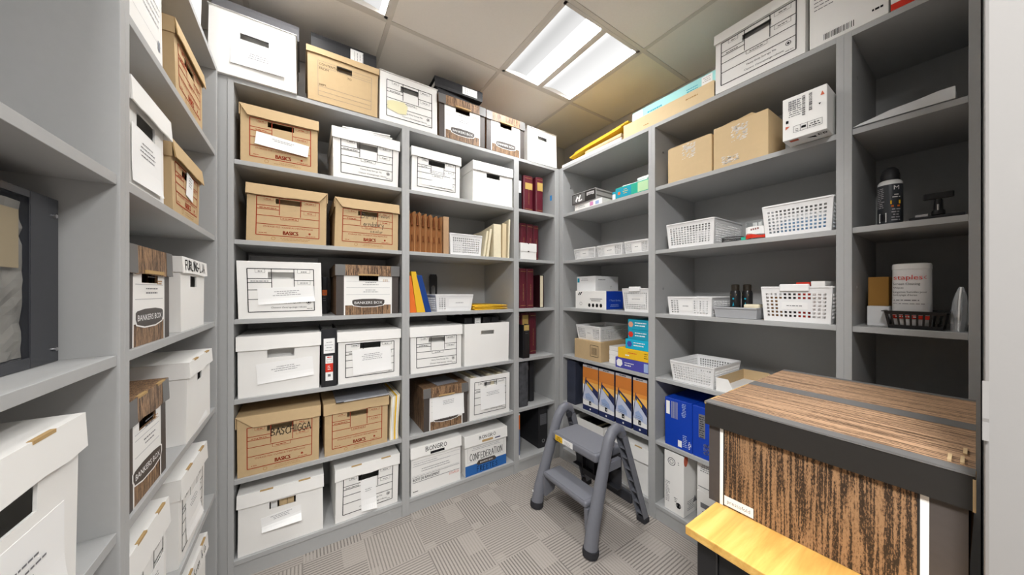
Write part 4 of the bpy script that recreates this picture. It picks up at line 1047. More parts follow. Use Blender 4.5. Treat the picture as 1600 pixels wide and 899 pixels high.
# fourth shelf
carton(on_right(1.535, ZS[4], .015), 'kraft carton with black barcode label under the white basket', .240, .32, .132, KRAFT, prints=[('barcode_label', face_front(), lambda p: (p.m(INK).frame(.03, .1, .03, .105, .003).barcode(.042, .088, .042, .09, 12)))])
basket((on_right(1.533, ZS[4] + .133, .02)[0], -PI / 2 + .02), 'low white basket sitting on the kraft carton', .218, .32, .1, 14, 6, 18, (.36, .70, .1, .9), .9)
for k in range(4):
    t = thing('paper_pad', ('lowest', 'second lowest', 'second highest', 'topmost')[k] + ' white pad in the small stack behind the yellow carton', 'pad', (XR + .062, 1.335, ZS[4] + .0006 + k * .0285), -PI / 2 + .02 * (-1) ** k, 'white pads')
    MB().bbox(-.05, .05, 0, .14, 0, .0275, .002, 1).build('body', WHITE, t)
def pkt(col, pic, lab):
    def f(p, w=.1):
        p.m(pic).disc(-w * .5, .03, .018, n=6); p.m(PAPER).lines(-w * .22, w * .8, .038, 1, h=.005, al='l').lines(-w * .22, w * .5, .022, 1, h=.006, al='l')
    return f
carton(on_right(1.1815, ZS[4], .012), 'purple supply carton at the bottom of the coloured stack', .228, .22, .063, PURPLE, prints=[('print', face_front(), lambda p: (p.m(PAPER).poly([(-.1, .012), (-.075, .008), (-.06, .025), (-.065, .05), (-.09, .055), (-.105, .04)]).lines(-.045, .04, .035, 1, h=.005, al='l').lines(-.045, .02, .02, 1, h=.007, al='l').m(SKYB).rect(.085, .112, .006, .055)))])
carton(on_right(1.172, ZS[4] + .0637, .012), 'yellow supply carton on the purple carton', .208, .22, .062, YCART, prints=[('print', face_front(), lambda p: (p.m(ORANGE).lines(-.05, .05, .035, 1, h=.006).m(PAPER).lines(-.05, 0, .018, 1, h=.007, al='l').m(INK).lines(.075, .1, .045, 3, .012, .003)))])
for k, (w_, nm, pic) in enumerate(((.158, 'lowest', PURPLE), (.14, 'middle', RED), (.14, 'upper', mat('salmon_print', '#d99a80', .5)))):
    carton(on_right(1.0645 + w_ / 2, ZS[4] + .1263 + k * .0592, .014), nm + ' teal supply carton of the coloured stack', w_, .2, .0588, (TEAL if k else mat('cyan_carton', '#14b0d4', .4)), 'teal supply cartons', prints=[('print', face_front(), pkt(None, pic, '')) ])
# fifth shelf: printed cartons
def bag(w, seed=0):
    def f(p):
        a = w / 2; p.m(PAPER).rect(-a, a, .002, .312); p.m(NAVY).rect(-a, a, .002, .035)
        p.m(mat('deep_orange_print', '#cf7d36', .45)).rect(-a, a, .22, .297); p.m(mat('mid_orange_print', '#e3943f', .45)).rect(-a, a, .19, .222); p.m(mat('amber_print', '#f0b863', .45)).poly([(-a, .2), (a, .2), (a, .12), (-a, .18)])
        p.m(SILVER).rect(-a, a, .297, .312); p.m(INK).lines(-.03, .02, .302, 1, h=.006)
        p.m(mat('pale_lilac_print', '#c9d0e6', .45)).poly([(-a * .6, .20), (a, .135), (a, .06), (-a, .075), (-a, .1)])
        p.m(NAVY).poly([(-a * .62, .215), (a, .15), (a, .10), (-a * .6, .185)]); p.poly([(-a * .62, .225), (-a * .52, .225), (-a * .95, .085), (-a, .085), (-a, .1)]); p.m(YCART).poly([(-a * .45, .195), (a * .3, .163), (a * .3, .146), (-a * .45, .176)])
        p.m(SKYB).poly([(-a * .7, .11), (-a * .2, .125), (a * .4, .1), (a * .5, .07), (-a * .6, .08)]); p.m(INKG).lines(-a * .8, a * .3, .09, 3, .01, .002)
        p.m(INK).rect(-.01, .008, .045, .07); p.m(PAPER).text('4', 0, .05, .012); p.disc(0, .017, .006)
    return f
NAVYB = mat('navy_carton', '#141b3a', .4, .4)
carton(on_right(1.69, ZS[5], .015), 'dark smoky carton at the corner end of the printed cartons', .085, .2, .312, mat('smoky_carton', '#3b3f4e', .3, .5, noise=.5, nscale=14), 'printed pouch cartons')
for k, yy in enumerate((1.502, 1.364, 1.236, 1.1205)):
    w_ = (.136, .122, .114, .09)[k]
    carton(on_right(yy, ZS[5], .013 - .002 * (k % 2)), ('first', 'second', 'third', 'fourth')[k] + ' orange and white pouch carton counted from the corner', w_, .22, .314, NAVYB, 'printed pouch cartons', prints=[('front_print', face_front(), bag(w_))])
carton(on_right(1.0665, ZS[5], .004), 'flat black slab at the right end of the pouch cartons', .010, .22, .32, BLACK)
carton(on_right(1.592, ZS[5], .06), 'thin orange carton squeezed behind the first pouch carton', .03, .2, .306, NAVYB, 'printed pouch cartons', prints=[('front_print', face_front(), bag(.03))])
# bottom shelf
file_box(on_right(1.222, ZS[6], .018), 'white box with slotted lid behind the step stool', w=.305, h=.262, d=.385, seed=71, slots=(-.05, .09), hole=False, drop=.08)
t, wp, sk, lo = file_box(on_right(1.54, ZS[6], .03), 'white box without lid on the bottom shelf behind the step stool', w=.27, h=.265, d=.36, seed=72, lid=False, hole=False)
files(t, .26, .35, .01, .24, 7, cols=(PAPERC, GREYP, CHARD), seed=9)

# ---- top of the right bookcases
SV = (1.12, .72)
t = thing('mailer_board', 'white cardboard mailer under the yellow envelopes on the right bookcase', 'mailer', on_right(1.512, Zt, .006)[0], -PI / 2 + .005)
MB().bbox(-.265, .265, 0, .33, 0, .022, .002, 1).build('body', WHITE, t)
t = thing('paper_wad', 'pale cardboard wad between envelopes and the mailer', 'mailer', on_right(1.40, Zt + .0225, .01)[0], -PI / 2)
MB(lambda p: Vector(p) + Vector((0, 0, .02 * max(0, p[0] + .15)))).bbox(-.15, .15, 0, .3, 0, .022, .003, 1).build('body', KRAFTL, t)
for k in range(3):
    t = thing('envelope', ('lower', 'middle', 'upper')[k] + ' yellow envelope sagging on top of the right bookcase', 'envelope', (XR + .01 + .012 * k, 1.475 - .015 * k, Zt + .047 + .0145 * k), -PI / 2 + (.02, .01, .03)[k], 'yellow envelopes on the right bookcase')
    wpk = lambda p: Vector((p[0], p[1], p[2] + .018 * (p[0] / .2) + .02 - .002 * math.sin(p[0] * 14)))
    mb = MB(wpk)
    for i in range(8): pass
    n = 10; vs = [(-.22 + .44 * i / n, y, z) for i in range(n + 1) for (y, z) in ((0, 0), (.3, 0), (.3, .009), (0, .009))]
    mb.mesh(vs, [(4 * i + a, 4 * i + (a + 1) % 4, 4 * i + 4 + (a + 1) % 4, 4 * i + 4 + a) for i in range(n) for a in range(4)] + [(0, 1, 2, 3), (4 * n, 4 * n + 3, 4 * n + 2, 4 * n + 1)]).build('pouch', YELLOW, t)
    MB(wpk).box(.16, .218, .01, .29, .0092, .0105).build('flap', YELLOW, t)
t = thing('long_carton', 'long open-ended kraft carton on top of the right bookcase', 'box', on_right(.975, Zt, .004)[0], -PI / 2)
q = MB(); lw, lh, ld = .253, .078, .2
q.box(-lw, lw, 0, .004, 0, lh).box(-lw, lw, ld - .004, ld, 0, lh).box(-lw, lw, .004, ld - .004, 0, .004).box(-lw, lw, .004, ld - .004, lh - .004, lh)
q.build('sleeve', mat('pale_kraft', '#dcc59c', .7, .2, noise=.04), t)
MB().prism([(-lw, .004), (-lw - .035, .02), (-lw - .035, .022), (-lw, .007)], 'y', .006, ld - .006).build('end_flap', KRAFTD, t)
p = Print(face_front()); p.m(BROWNI).lines(.1, .2, .045, 1, h=.006).lines(-.12, -.08, .02, 1, h=.005); p.build('print', t)
carton(on_right(.955, Zt + .0785, .03), 'long pale teal carton lying on the kraft carton', .46, .15, .062, TEALL, name='long_carton', prints=[('print', face_front(), lambda p: (p.m(PAPER).rect(.165, .215, .006, .056).m(INKL).lines(.17, .21, .045, 3, .009, .003).m(TEAL).lines(.09, .15, .03, 2, .012, .004).lines(-.15, -.02, .02, 1, h=.008).m(PAPER).rect(-.23, -.16, .004, .058))), ('end_print', face_right(.23), lambda p: p.m(TEALG).rect(.002, .148, .002, .06))])
t, wp, sk, lo = file_box(on_right(.553, Zt, .0), 'white form-printed box with closed lid on top of the right bookcase', w=.318, h=.272, seed=73, form='heavy', z1=.225, drop=.045, hole_z=.197, hole_w=.052, hole_h=.013, formkw=dict(x0=-.135, x1=.132))
def bigp(p): p.m(INKG).lines(-.085, .0, .29, 12, .014, .003, 'l').m(INK).lines(-.085, -.03, .31, 2, .012, .005, 'l').barcode(-.06, .02, .012, .034, 20); p.lines(.06, .09, .03, 1, h=.007)
carton(on_right(.2845, Zt, .0), 'white shipping carton with small type and barcode on top of the right bookcase', .196, .3, .335, WHITE, prints=[('print', face_front(), bigp)])
carton(on_right(.13, Zt, .0), 'white carton with a red base band at the far right top', .104, .28, .2, WHITE, prints=[('print', face_front(), lambda p: (p.m(RED).rect(-.052, .052, .0, .022).m(INK).lines(-.03, .01, .032, 1, h=.007)))])

# ---- wide section
def torn(p):
    rnd = random.Random(5); p.m(TAPE)
    for k in range(70):
        a, b_, q = rnd.uniform(-.03, .03), rnd.uniform(.1, .17), rnd.uniform(.3, .8); p.poly([(a - .008 * q, b_), (a + .006 * q, b_ + .003 * q), (a + .009 * q, b_ + .009 * q), (a - .004 * q, b_ + .01 * q)])
def torn2(p):
    p.m(TAPE); rnd = random.Random(8)
    for k in range(50):
        a, b_, q = rnd.uniform(-.07, -.005), rnd.uniform(.012, .045), rnd.uniform(.3, .8); p.poly([(a - .008 * q, b_), (a + .006 * q, b_ + .003 * q), (a + .009 * q, b_ + .009 * q), (a - .004 * q, b_ + .01 * q)])
carton(on_right(.845, ZS[1], .014), 'smaller kraft carton with torn white tape, top shelf of the wide bookcase', .218, .30, .182, KRAFTL, 'kraft shipping cartons', prints=[('torn_tape', face_front(), torn)], flaps=True)
t = carton(on_right(.6205, ZS[1], .010), 'larger kraft carton with lifted top flaps and two torn tape patches', .212, .20, .195, KRAFTL, 'kraft shipping cartons', prints=[('torn_tape', face_front(), torn), ('torn_tape', face_front(), torn2)])
MB().prism([(-.1, .197), (.06, .2), (.04, .215), (-.02, .206), (-.03, .21), (-.1, .2)], 'y', .02, .024).build('lifted_flap', KRAFT, t)
def symb(p):
    for k in range(3): p.m(INKG).lines(-.045 + .012 * k, -.03 + .012 * k, .14, 8, .008, .003, seed=k)
    p.m(INK).barcode(-.005, .004, .075, .15, 18, vert=True).barcode(.014, .023, .085, .15, 18, vert=True)
    p.m(INKG).barcode(-.044, -.016, .108, .145, 8)
    p.m(INK).rect(-.052, -.044, .063, .074); p.m(REDO).poly([(-.053, .04), (-.04, .05), (-.053, .052)]).poly([(.045, .125), (.056, .125), (.05, .14)]); p.m(INK).poly([(.04, .1), (.047, .1), (.043, .093)])
    p.m(INK).frame(-.03, .05, .022, .045, .001).vl(-.01, .022, .045, .001).vl(.01, .022, .045, .001).vl(.03, .022, .045, .001).rect(-.007, .006, .03, .038).lines(-.027, -.013, .032, 2, .006, .002).lines(.012, .048, .035, 2, .008, .003)
carton(on_right(.3805, ZS[1] + .0016, -.075), 'white symbol-printed carton jutting out beyond the shelf edge', .124, .30, .16, WHITE, prints=[('front_print', face_front(), symb), ('base_print', face_bottom(0), lambda p: (p.m(REDO).rect(-.045, -.02, .01, .03).m(INK).poly([(.0, .03), (.025, .03), (.025, .05)]).text('EB', .045, .02, .02, .025)))])
basket(on_right(.843, ZS[2], .012), 'white basket at the left of the second shelf in the wide bookcase', .236, .31, .128, 14, 8, 18, None, .93, margin=(.12, .12))
t = thing('mesh_cup', 'flat black wire basket between white basket and glass jar', 'basket', (XR + .03, .673, ZS[2] + .0006), -PI / 2)
q = MB()
for z in (.002, .026): q.tube([(.043 * math.cos(k * PI / 10), .05 + .045 * math.sin(k * PI / 10), z) for k in range(21)], .0016, 6)
q.build('hoop', BLACK, t)
w_ = MB()
for k in range(40):
    a = k * PI / 20; a2 = a + .25
    w_.tube([(.043 * math.cos(a), .05 + .045 * math.sin(a), .002), (.043 * math.cos(a2), .05 + .045 * math.sin(a2), .026)], .0008, 4)
    w_.tube([(.043 * math.cos(a), .05 + .045 * math.sin(a), .002), (.043 * math.cos(a - .25), .05 + .045 * math.sin(a - .25), .026)], .0008, 4)
ww = w_.build('wire_mesh', BLACK, t); ww['kind'] = 'stuff'
MB().lathe([(.042, .001), (.042, .003)], 20, 0, .05).build('bottom', BLACK, t)
t = thing('teal_clip', 'small green clip lying beside the glass jar', 'clip', (XR + .05, .618, ZS[2] + .0006), -PI / 2)
MB().bbox(-.012, .012, 0, .03, 0, .02, .003, 1).build('body', TEALG, t)
GLASS = mat('clear_glass', '#eef2f2', .04, .5, trans=.94)
t = thing('glass_jar', 'round glass jar with a red and white label beside the large basket', 'jar', (XR + .058, .568, ZS[2] + .0006), -PI / 2)
MB().lathe([(.037, 0), (.041, .006), (.042, .04), (.042, .082), (.04, .082), (.039, .01), (.001, .008)], 28).build('glass', GLASS, t, smooth=True)
q = MB().use(PAPER); n = 14
lp = lambda a, z, l: (.0424 * math.sin(a) , -.0424 * math.cos(a), z)
for (z0, z1, mm) in ((.022, .056, PAPER), (.006, .0225, RED)):
    q.use(mm)
    for i in range(n):
        a0, a1 = -1.2 + 2.4 * i / n, -1.2 + 2.4 * (i + 1) / n; dz = (.006 * math.sin(i / n * PI * 2), .006 * math.sin((i + 1) / n * PI * 2)) if mm is RED else (0, 0)
        q.poly([lp(a0, z0, 0), lp(a1, z0, 0), lp(a1, z1 + dz[1], 0), lp(a0, z1 + dz[0], 0)])
q.build('label', None, t)
p = Print(lambda a, b_, l: (.0428 * math.sin(a / .0424), -.0428 * math.cos(a / .0424), b_)); p.m(mat('dull_red_print', '#8d5a55', .5)); [p.rect(-.012 + i * .008, -.0065 + i * .008, .039 + .001 * i, .047 + .001 * i) for i in range(4)]; p.build('label_text', t)
for k, (x, y, a) in enumerate(((.008, .0, .1), (-.01, .012, -.12))):
    s = thing('cotton_stick', ('left', 'right')[k] + ' white stick standing in the glass jar', 'stick', (XR + .058 + y, .568 - x, ZS[2] + .0095), 0, 'sticks in the jar')
    MB().tube([(0, 0, 0), (a * .1, 0, .07)], .008, 8).build('shaft', PAPER, s)
basket(on_right(.4275, ZS[2], .010), 'large white basket at the right of the second shelf in the wide bookcase', .216, .31, .130, 14, 7, 18, None, .92, margin=(.12, .1), hole=.58)
t = thing('blue_packet', 'pale blue packet inside the large white basket', 'packet', (XR + .05, .42, ZS[2] + .0045), -PI / 2)
MB().bbox(-.075, .075, 0, .2, 0, .06, .006, 2).build('body', mat('pale_blue_film', '#9cc4e6', .3), t)
t = thing('blue_packet', 'white packet lying on the pale blue packet in the large basket', 'packet', (XR + .06, .42, ZS[2] + .065), -PI / 2)
MB().bbox(-.07, .07, 0, .18, 0, .03, .006, 2).build('body', PAPER, t)
# third shelf
basket(on_right(.845, ZS[3], .012), 'low white basket with name card on the third shelf of the wide bookcase', .218, .30, .094, 13, 6, 16, (.24, .62, .05, .95), .95, margin=(.12, .1))
t = thing('storage_tray', 'shallow grey plastic tray on the third shelf of the wide bookcase', 'tray', (XR + .012, .640, ZS[3] + .0026), -PI / 2)
q = MB(); a, hh, dd = .084, .045, .3
q.mesh([(-a * .96, .006, 0), (a * .96, .006, 0), (a * .96, dd - .006, 0), (-a * .96, dd - .006, 0), (-a, 0, hh), (a, 0, hh), (a, dd, hh), (-a, dd, hh)], [(0, 1, 5, 4), (1, 2, 6, 5), (2, 3, 7, 6), (3, 0, 4, 7), (0, 3, 2, 1)])
q.build('pan', PLASTG, t, solid=.003); 
q = MB(); q.box(-a - .004, a + .002, -.005, .003, hh - .004, hh + .003).box(-a - .004, -a + .003, .003, dd, hh - .004, hh + .003).box(a - .003, a + .002, .003, dd, hh - .004, hh + .003).box(-a - .004, a + .002, dd, dd + .005, hh - .004, hh + .003); q.build('rim', PLASTG, t)
for k, (x, y) in enumerate(((1.685, .662), (1.715, .625))):
    t = thing('spray_bottle', ('left', 'right')[k] + ' black bottle with blue print standing in the grey tray', 'bottle', (x + .01, y, ZS[3] + .0035), -PI / 2, 'black bottles')
    MB().lathe([(.019, 0), (.021, .004), (.021, .11), (.018, .122)], 18).build('body', BLACK, t, smooth=True)
    MB().lathe([(.0165, .122), (.0165, .148), (.013, .152)], 16).build('cap', mat('dark_bronze', '#2a241c', .3, .5), t, smooth=True)
    p = Print(lambda a_, b_, l: (.0213 * math.sin(a_ / .021), -.0213 * math.cos(a_ / .021), b_)); p.m(TEAL).poly([(-.014, .03), (0, .055), (.015, .035), (.004, .05), (0, .07), (-.004, .05)]).disc(0, .085, .004); p.m(GOLD).rect(-.012, .012, .1, .106); p.build('label_print', t)
t = thing('sponge', 'pale yellow block lying in the grey tray', 'sponge', (XR + .06, .593, ZS[3] + .0036), -PI / 2)
MB().bbox(-.03, .03, 0, .08, .001, .06, .004, 1).build('body', PAPERC, t)
basket(on_right(.429, ZS[3], .004), 'tall white basket with handle lip and name card, holding small cartons', .216, .31, .142, 13, 7, 16, (.27, .72, .3, .62), .93, margin=(.1, .12), dip=True, hole=.58)
for k, (m_, y0, hh, nm) in enumerate(((CHARD, .46, .15, 'black'), (RED, .415, .155, 'red'), (WHITE, .37, .158, 'white'), (mat('tan_card', '#b48a5e', .6), .50, .1, 'tan'))):
    t = thing('small_carton', nm + ' small carton packed inside the tall white basket', 'box', (XR + .05, y0, ZS[3] + .0045), -PI / 2, 'small cartons in the tall basket')
    MB().bbox(-.02, .02, 0, .2, 0, hh, .001, 1).build('body', m_, t)
# fourth shelf
basket(on_right(.834, ZS[4], .012), 'low white basket beside the open card tray, fourth shelf of the wide bookcase', .216, .29, .106, 15, 6, 20, None, .9, margin=(.1, .1), hole=.58)
t = thing('card_tray', 'open white card tray with kraft interior beside the low basket', 'tray', (XR + .02, .62, ZS[4] + .0006), -PI / 2 + .0)
q = MB(); a, hh, dd = .1, .062, .30
q.use(WHITE).prism([(-a, 0), (a, 0), (a, .02), (a - .05, .02), (-.03, .022), (-.05, hh), (-a, hh)], 'y', 0, .003)
q.build('front_wall', None, t)
MB().box(-a, -a + .003, .003, dd, 0, hh).build('side_wall', KRAFT, t); MB().prism([(-a + .003, 0), (a, 0), (a, .04), (.04, .04), (.01, hh), (-a + .003, hh)], 'y', dd - .003, dd).build('back_wall', KRAFT, t)
MB().box(-a - .0006, -a, 0, dd, 0, hh).build('outer_face', WHITE, t)
MB().box(a - .003, a, .003, dd - .003, 0, .02).build('side_wall', KRAFT, t); MB().box(-a + .003, a - .003, .003, dd - .003, 0, .012).build('paper_fill', PAPER, t)
# fifth shelf: blue cartons
carton(on_right(.8995, ZS[5], .014), 'blue toner carton with white labels at the left of the fifth shelf', .143, .30, .252, BLUEB, 'blue toner cartons', prints=[('print', face_front(), lambda p: (p.m(PAPER).rect(-.064, -.044, .165, .235).m(INKL).barcode(-.036, .0, .15, .238, 9).m(SKYB).lines(.018, .045, .235, 9, .008, .004).m(PAPER).rect(.0, .02, .012, .045).m(SKYB).lines(.025, .05, .075, 7, .009, .004, 'l').m(PAPER).lines(.052, .068, .05, 5, .008, .004)))])
carton(on_right(.761, ZS[5], .014), 'blue toner carton numbered on its front, beside the big woodgrain box', .13, .30, .25, BLUEB, 'blue toner cartons', prints=[('print', face_front(), lambda p: (p.m(INKG).rect(-.035, -.005, .1, .215).m(INK).lines(-.033, -.008, .2, 10, .011, .004).m(PAPER).text('820', -.012, .05, .024, rot=-PI / 2, bold=1.05).text('820', -.0116, .0502, .024, rot=-PI / 2, bold=1.05)))])
# bottom: white cartons
carton(on_right(.9215, ZS[6], .013), 'tall white carton with small print at the bottom of the wide bookcase', .104, .15, .316, WHITE, 'white printer cartons', prints=[('front_print', face_front(), lambda p: (p.m(INKG).ring(-.012, .265, .021, .004).ring(-.012, .265, .011, .003).lines(.02, .03, .27, 2, .01, .004).lines(-.045, -.02, .15, 14, .008, .003, 'l').m(INK).ring(.025, .05, .014, .004).rect(.018, .032, .035, .06).lines(.0, .02, .08, 3, .009, .003))),
    ('side_print', face_right(.052), lambda p: (p.m(REDO).disc(.02, .29, .02, .03).m(INKG).lines(.03, .11, .07, 6, .009, .003).poly([(.09, .05), (.13, .05), (.11, .085)])))])
carton(on_right(.775, ZS[6], .04), 'lower small white carton beside the tall white carton', .085, .18, .17, WHITE, 'white printer cartons', prints=[('print', face_front(), lambda p: (p.m(INKG).rect(-.025, .03, .09, .115).lines(-.03, .03, .07, 4, .011, .004)))])
carton(on_right(.775, ZS[6] + .1706, .04), 'upper small white carton beside the tall white carton', .083, .18, .172, WHITE, 'white printer cartons', prints=[('print', face_front(), lambda p: (p.m(INKG).lines(-.03, .03, .14, 5, .01, .004).rect(-.035, .03, .02, .024)))])

# ---- narrow section by the white wall
t = thing('paper_bag', 'crumpled white paper bag on the top shelf beside the wall', 'bag', (XR + .004, .1595, ZS[1] + .002), -PI / 2)
rnd = random.Random(3); n = 12; prof = [(-.108, .003), (-.09, .012), (-.06, .024), (-.02, .032), (.03, .042), (.07, .05), (.1, .05), (.101, .002)]
vs = []; 
for j in range(7):
    y = -.002 + .20 * j / 6; e = 1 - .25 * abs(j / 3 - 1) ** 2
    for (x, z) in prof: vs.append((x + rnd.uniform(-.002, .002), y, max(.001, z * e + rnd.uniform(-.0025, .0025))))
k = len(prof); fs = [(j * k + i, j * k + i + 1, (j + 1) * k + i + 1, (j + 1) * k + i) for j in range(6) for i in range(k - 1)] + [tuple(range(k))[::-1], tuple(range(6 * k, 7 * k))] + [(j * k, (j + 1) * k, (j + 1) * k + k - 1, j * k + k - 1) for j in range(6)]
MB().mesh(vs, fs).build('body', mat('white_bag_paper', '#dcdee0', .5, .3), t)
t = thing('spray_can', 'black and white spray can with domed cap on the second shelf beside the wall', 'spray can', (XR + .075, .192, ZS[2] + .0006), -PI / 2 - .15)
MB().lathe([(.026, 0), (.029, .003), (.029, .138)], 28).build('body', mat('dark_print_can', '#2e3238', .35, .5), t, smooth=True)
MB().lathe([(.029, .138), (.0285, .146), (.024, .153), (.021, .155)], 28).build('shoulder', PLASTW, t, smooth=True)
MB().lathe([(.0225, .155), (.0225, .172), (.019, .19), (.012, .199), (.003, .201)], 24).build('cap', BLACKM, t, smooth=True)
p = Print(lambda a, b_, l: ((.029 + l) * math.sin(a / .029), -(.029 + l) * math.cos(a / .029), b_))
p.m(INKL).lines(-.034, -.002, .125, 11, .0065, .0028); p.m(PAPER).rect(-.02, 0, .01, .042); p.m(INK).barcode(-.018, -.002, .014, .038, 10); p.m(PAPER).text('M', .022, .118, .014, .016).lines(.012, .034, .1, 2, .008, .003); p.m(YCART).rect(.008, .032, .07, .082); p.m(ORANGE).rect(.01, .03, .06, .066); p.m(INKL).lines(.01, .034, .05, 5, .009, .004)
p.build('label_print', t)
t = thing('phone_mount', 'black phone holder with a flat head on the second shelf beside the wall', 'holder', (XR + .07, .092, ZS[2] + .0186), -PI / 2)
MB().lathe([(.014, 0), (.0135, .012), (.010, .016), (.009, .045), (.007, .05)], 16).build('post', BLACK, t, smooth=True)
MB().bbox(-.03, .03, -.008, .004, .050, .07, .003, 2).build('head', BLACK, t); MB().lathe([(.0022, .01), (.0022, .032)], 8, 0, -.0105).build('bolt', METAL, t)
t = thing('flat_device', 'flat black laptop-like device under the phone holder', 'device', (XR + .015, .094, ZS[2] + .0006), -PI / 2)
MB().bbox(-.052, .052, 0, .16, 0, .0095, .002, 1).build('base', BLACKM, t); MB().bbox(-.045, .052, .05, .16, .0095, .0175, .002, 1).build('lid', mat('dark_grey_plastic', '#4a4a4d', .4), t); MB().box(-.04, -.015, .01, .035, .0095, .018).build('label', SILVER, t)
# third shelf
carton(on_right(.226, ZS[3], .13), 'upright kraft carton behind the black wire tray', .05, .1, .175, mat('brown_carton', '#a87b3a', .7))
carton(on_right(.2195, ZS[3], .075), 'low grey-white carton in front of the kraft carton', .052, .05, .07, WHITE2)
t = thing('slotted_tray', 'black slotted plastic tray holding the wipes tub', 'tray', (XR + .02, .1365, ZS[3] + .0006), -PI / 2)
a, hh, dd = .062, .058, .15
def slotwall(face):
    n = 9; q = MB()
    us = [0]
    for i in range(n): us += [(i + .18) / n, (i + .82) / n]
    us.append(1); vsv = [0, .2, .8, 1]
    P = []
    for v in vsv:
        k = .86 + .14 * v
        for u in us:
            if face == 'f': P.append((-a * k + 2 * a * k * u, dd / 2 - dd / 2 * k, hh * v))
            elif face == 'b': P.append((-a * k + 2 * a * k * u, dd / 2 + dd / 2 * k, hh * v))
            else: s = -1 if face == 'l' else 1; P.append((s * a * k, dd / 2 - dd / 2 * k + dd * k * u, hh * v))
    kx = len(us); q.mesh(P, [(j * kx + i, j * kx + i + 1, (j + 1) * kx + i + 1, (j + 1) * kx + i) for j in range(3) for i in range(kx - 1) if not (j == 1 and i % 2 == 1)])
    q.build('slotted_wall', BLACK, t, solid=.002)
for f_ in 'fblr': slotwall(f_)
MB().box(-a * .86, a * .86, dd * .07, dd * .93, .0005, .003).build('bottom', BLACK, t)
q = MB(); q.box(-a - .006, a + .006, -.006, .001, hh - .003, hh).box(-a - .006, a + .006, dd - .001, dd + .006, hh - .003, hh).box(-a - .006, -a, .001, dd - .001, hh - .003, hh).box(a, a + .006, .001, dd - .001, hh - .003, hh); q.build('rim', BLACK, t)
t = thing('wipes_tub', 'white cleaning wipes tub with red lettering standing in the black tray', 'tub', (XR + .085, .146, ZS[3] + .0042), -PI / 2)
def sq(r, z, n=28, e=.6): 
    out = []
    for k in range(n):
        a_ = k * 2 * PI / n; c, s_ = math.cos(a_), math.sin(a_)
        out.append((r * math.copysign(abs(c) ** e, c), r * .9 * math.copysign(abs(s_) ** e, s_), z))
    return out
def loft(rings):
    n = len(rings[0]); q = MB(); q.mesh([v for r in rings for v in r], [(i * n + k, i * n + (k + 1) % n, (i + 1) * n + (k + 1) % n, (i + 1) * n + k) for i in range(len(rings) - 1) for k in range(n)] + [tuple(range(n))[::-1], tuple(range((len(rings) - 1) * n, len(rings) * n))]); return q
loft([sq(.040, 0), sq(.042, .004), sq(.0415, .1), sq(.041, .192)]).build('body', PLASTW, t, smooth=True)
loft([sq(.042, .1925), sq(.042, .203), sq(.0405, .210), sq(.03, .2125)]).build('lid', PLASTW, t, smooth=True)
p = Print(face_front(-.0388)); p.m(RED).text('staples', -.005, .158, .0155, .06, bold=1.1).ring(.033, .164, .005, .001, a0=PI / 2, a1=3 * PI / 2)
p.m(INK).text('Screen Cleaning', -.036, .14, .0075, .056, 'l').text('Wipes', -.036, .128, .006, .03, 'l').text('Lingettes humides pour', -.036, .114, .0065, .07, 'l').text("nettoyage d'écran", -.036, .104, .006, .05, 'l'); p.m(INKG).lines(-.036, .03, .088, 1, h=.003, al='l').lines(-.036, .035, .077, 1, h=.002, al='l')
p.m(RED).rect(-.04, .04, .028, .040); p.m(PAPER).lines(-.035, .02, .033, 1, h=.004); p.build('label_print', t)
t = thing('clear_bag', 'clear plastic zip bag standing at the right end of the wipes shelf', 'bag', (XR + .02, .0545, ZS[3] + .0006), -PI / 2)
vs = []; n = 10; rnd = random.Random(4)
for j, (z, hw, dy) in enumerate(((0, .015, .05), (.03, .0165, .045), (.06, .0165, .035), (.09, .014, .022), (.115, .010, .012), (.135, .004, .003))):
    for k in range(n):
        a_ = k * 2 * PI / n; vs.append((hw * math.cos(a_) + .001 * j, .04 + dy * math.sin(a_) + rnd.uniform(-.003, .003), z + .001))
MB().mesh(vs, [(i * n + k, i * n + (k + 1) % n, (i + 1) * n + (k + 1) % n, (i + 1) * n + k) for i in range(5) for k in range(n)] + [tuple(range(n))[::-1]]).build('film', mat('clear_film', '#e3e6ea', .15, .6, alpha=.35), t, smooth=True)
MB().tube([(.001, .0, .004), (.002, .002, .05), (.003, .012, .1), (.005, .036, .135)], .002, 6).build('zip_seam', PLASTW, t)

# ================================================================== BLACK CASE, FAR LEFT
t = thing('equipment_case', 'black glossy case with a tinted window, nearest on the left shelf', 'case', (-.362, .612, ZS[3] + .0006), PI / 2)
GLOSS = mat('black_gloss_panel', '#2b2d33', .25, .5)
hw, hh = .300, .284
q = MB(); q.box(-hw, -hw + .07, 0, .012, 0, hh).box(hw - .07, hw, 0, .012, 0, hh).box(-hw + .07, hw - .07, 0, .012, 0, .018).box(-hw + .07, hw - .07, 0, .012, hh - .012, hh); q.build('front_frame', GLOSS, t, bevel=.001)
q = MB(); q.box(-hw, -hw + .008, .012, .33, 0, hh).box(hw - .008, hw, .012, .33, 0, hh).box(-hw + .008, hw - .008, .012, .33, 0, .008).box(-hw + .008, hw - .008, .012, .33, hh - .008, hh).box(-hw + .008, hw - .008, .322, .33, .008, hh - .008); q.build('shell', BLACKM, t)
MB().box(-hw + .0702, hw - .0702, .0015, .0028, .0182, hh - .0122).build('window_pane', mat('tinted_glass', '#30333a', .06, .5, alpha=.12), t)
for (x, z) in ((hw - .012, .022), (hw - .012, hh - .03)): MB().tube([(x, .001, z), (x, -.003, z)], .0035, 10).build('bolt', METAL, t)
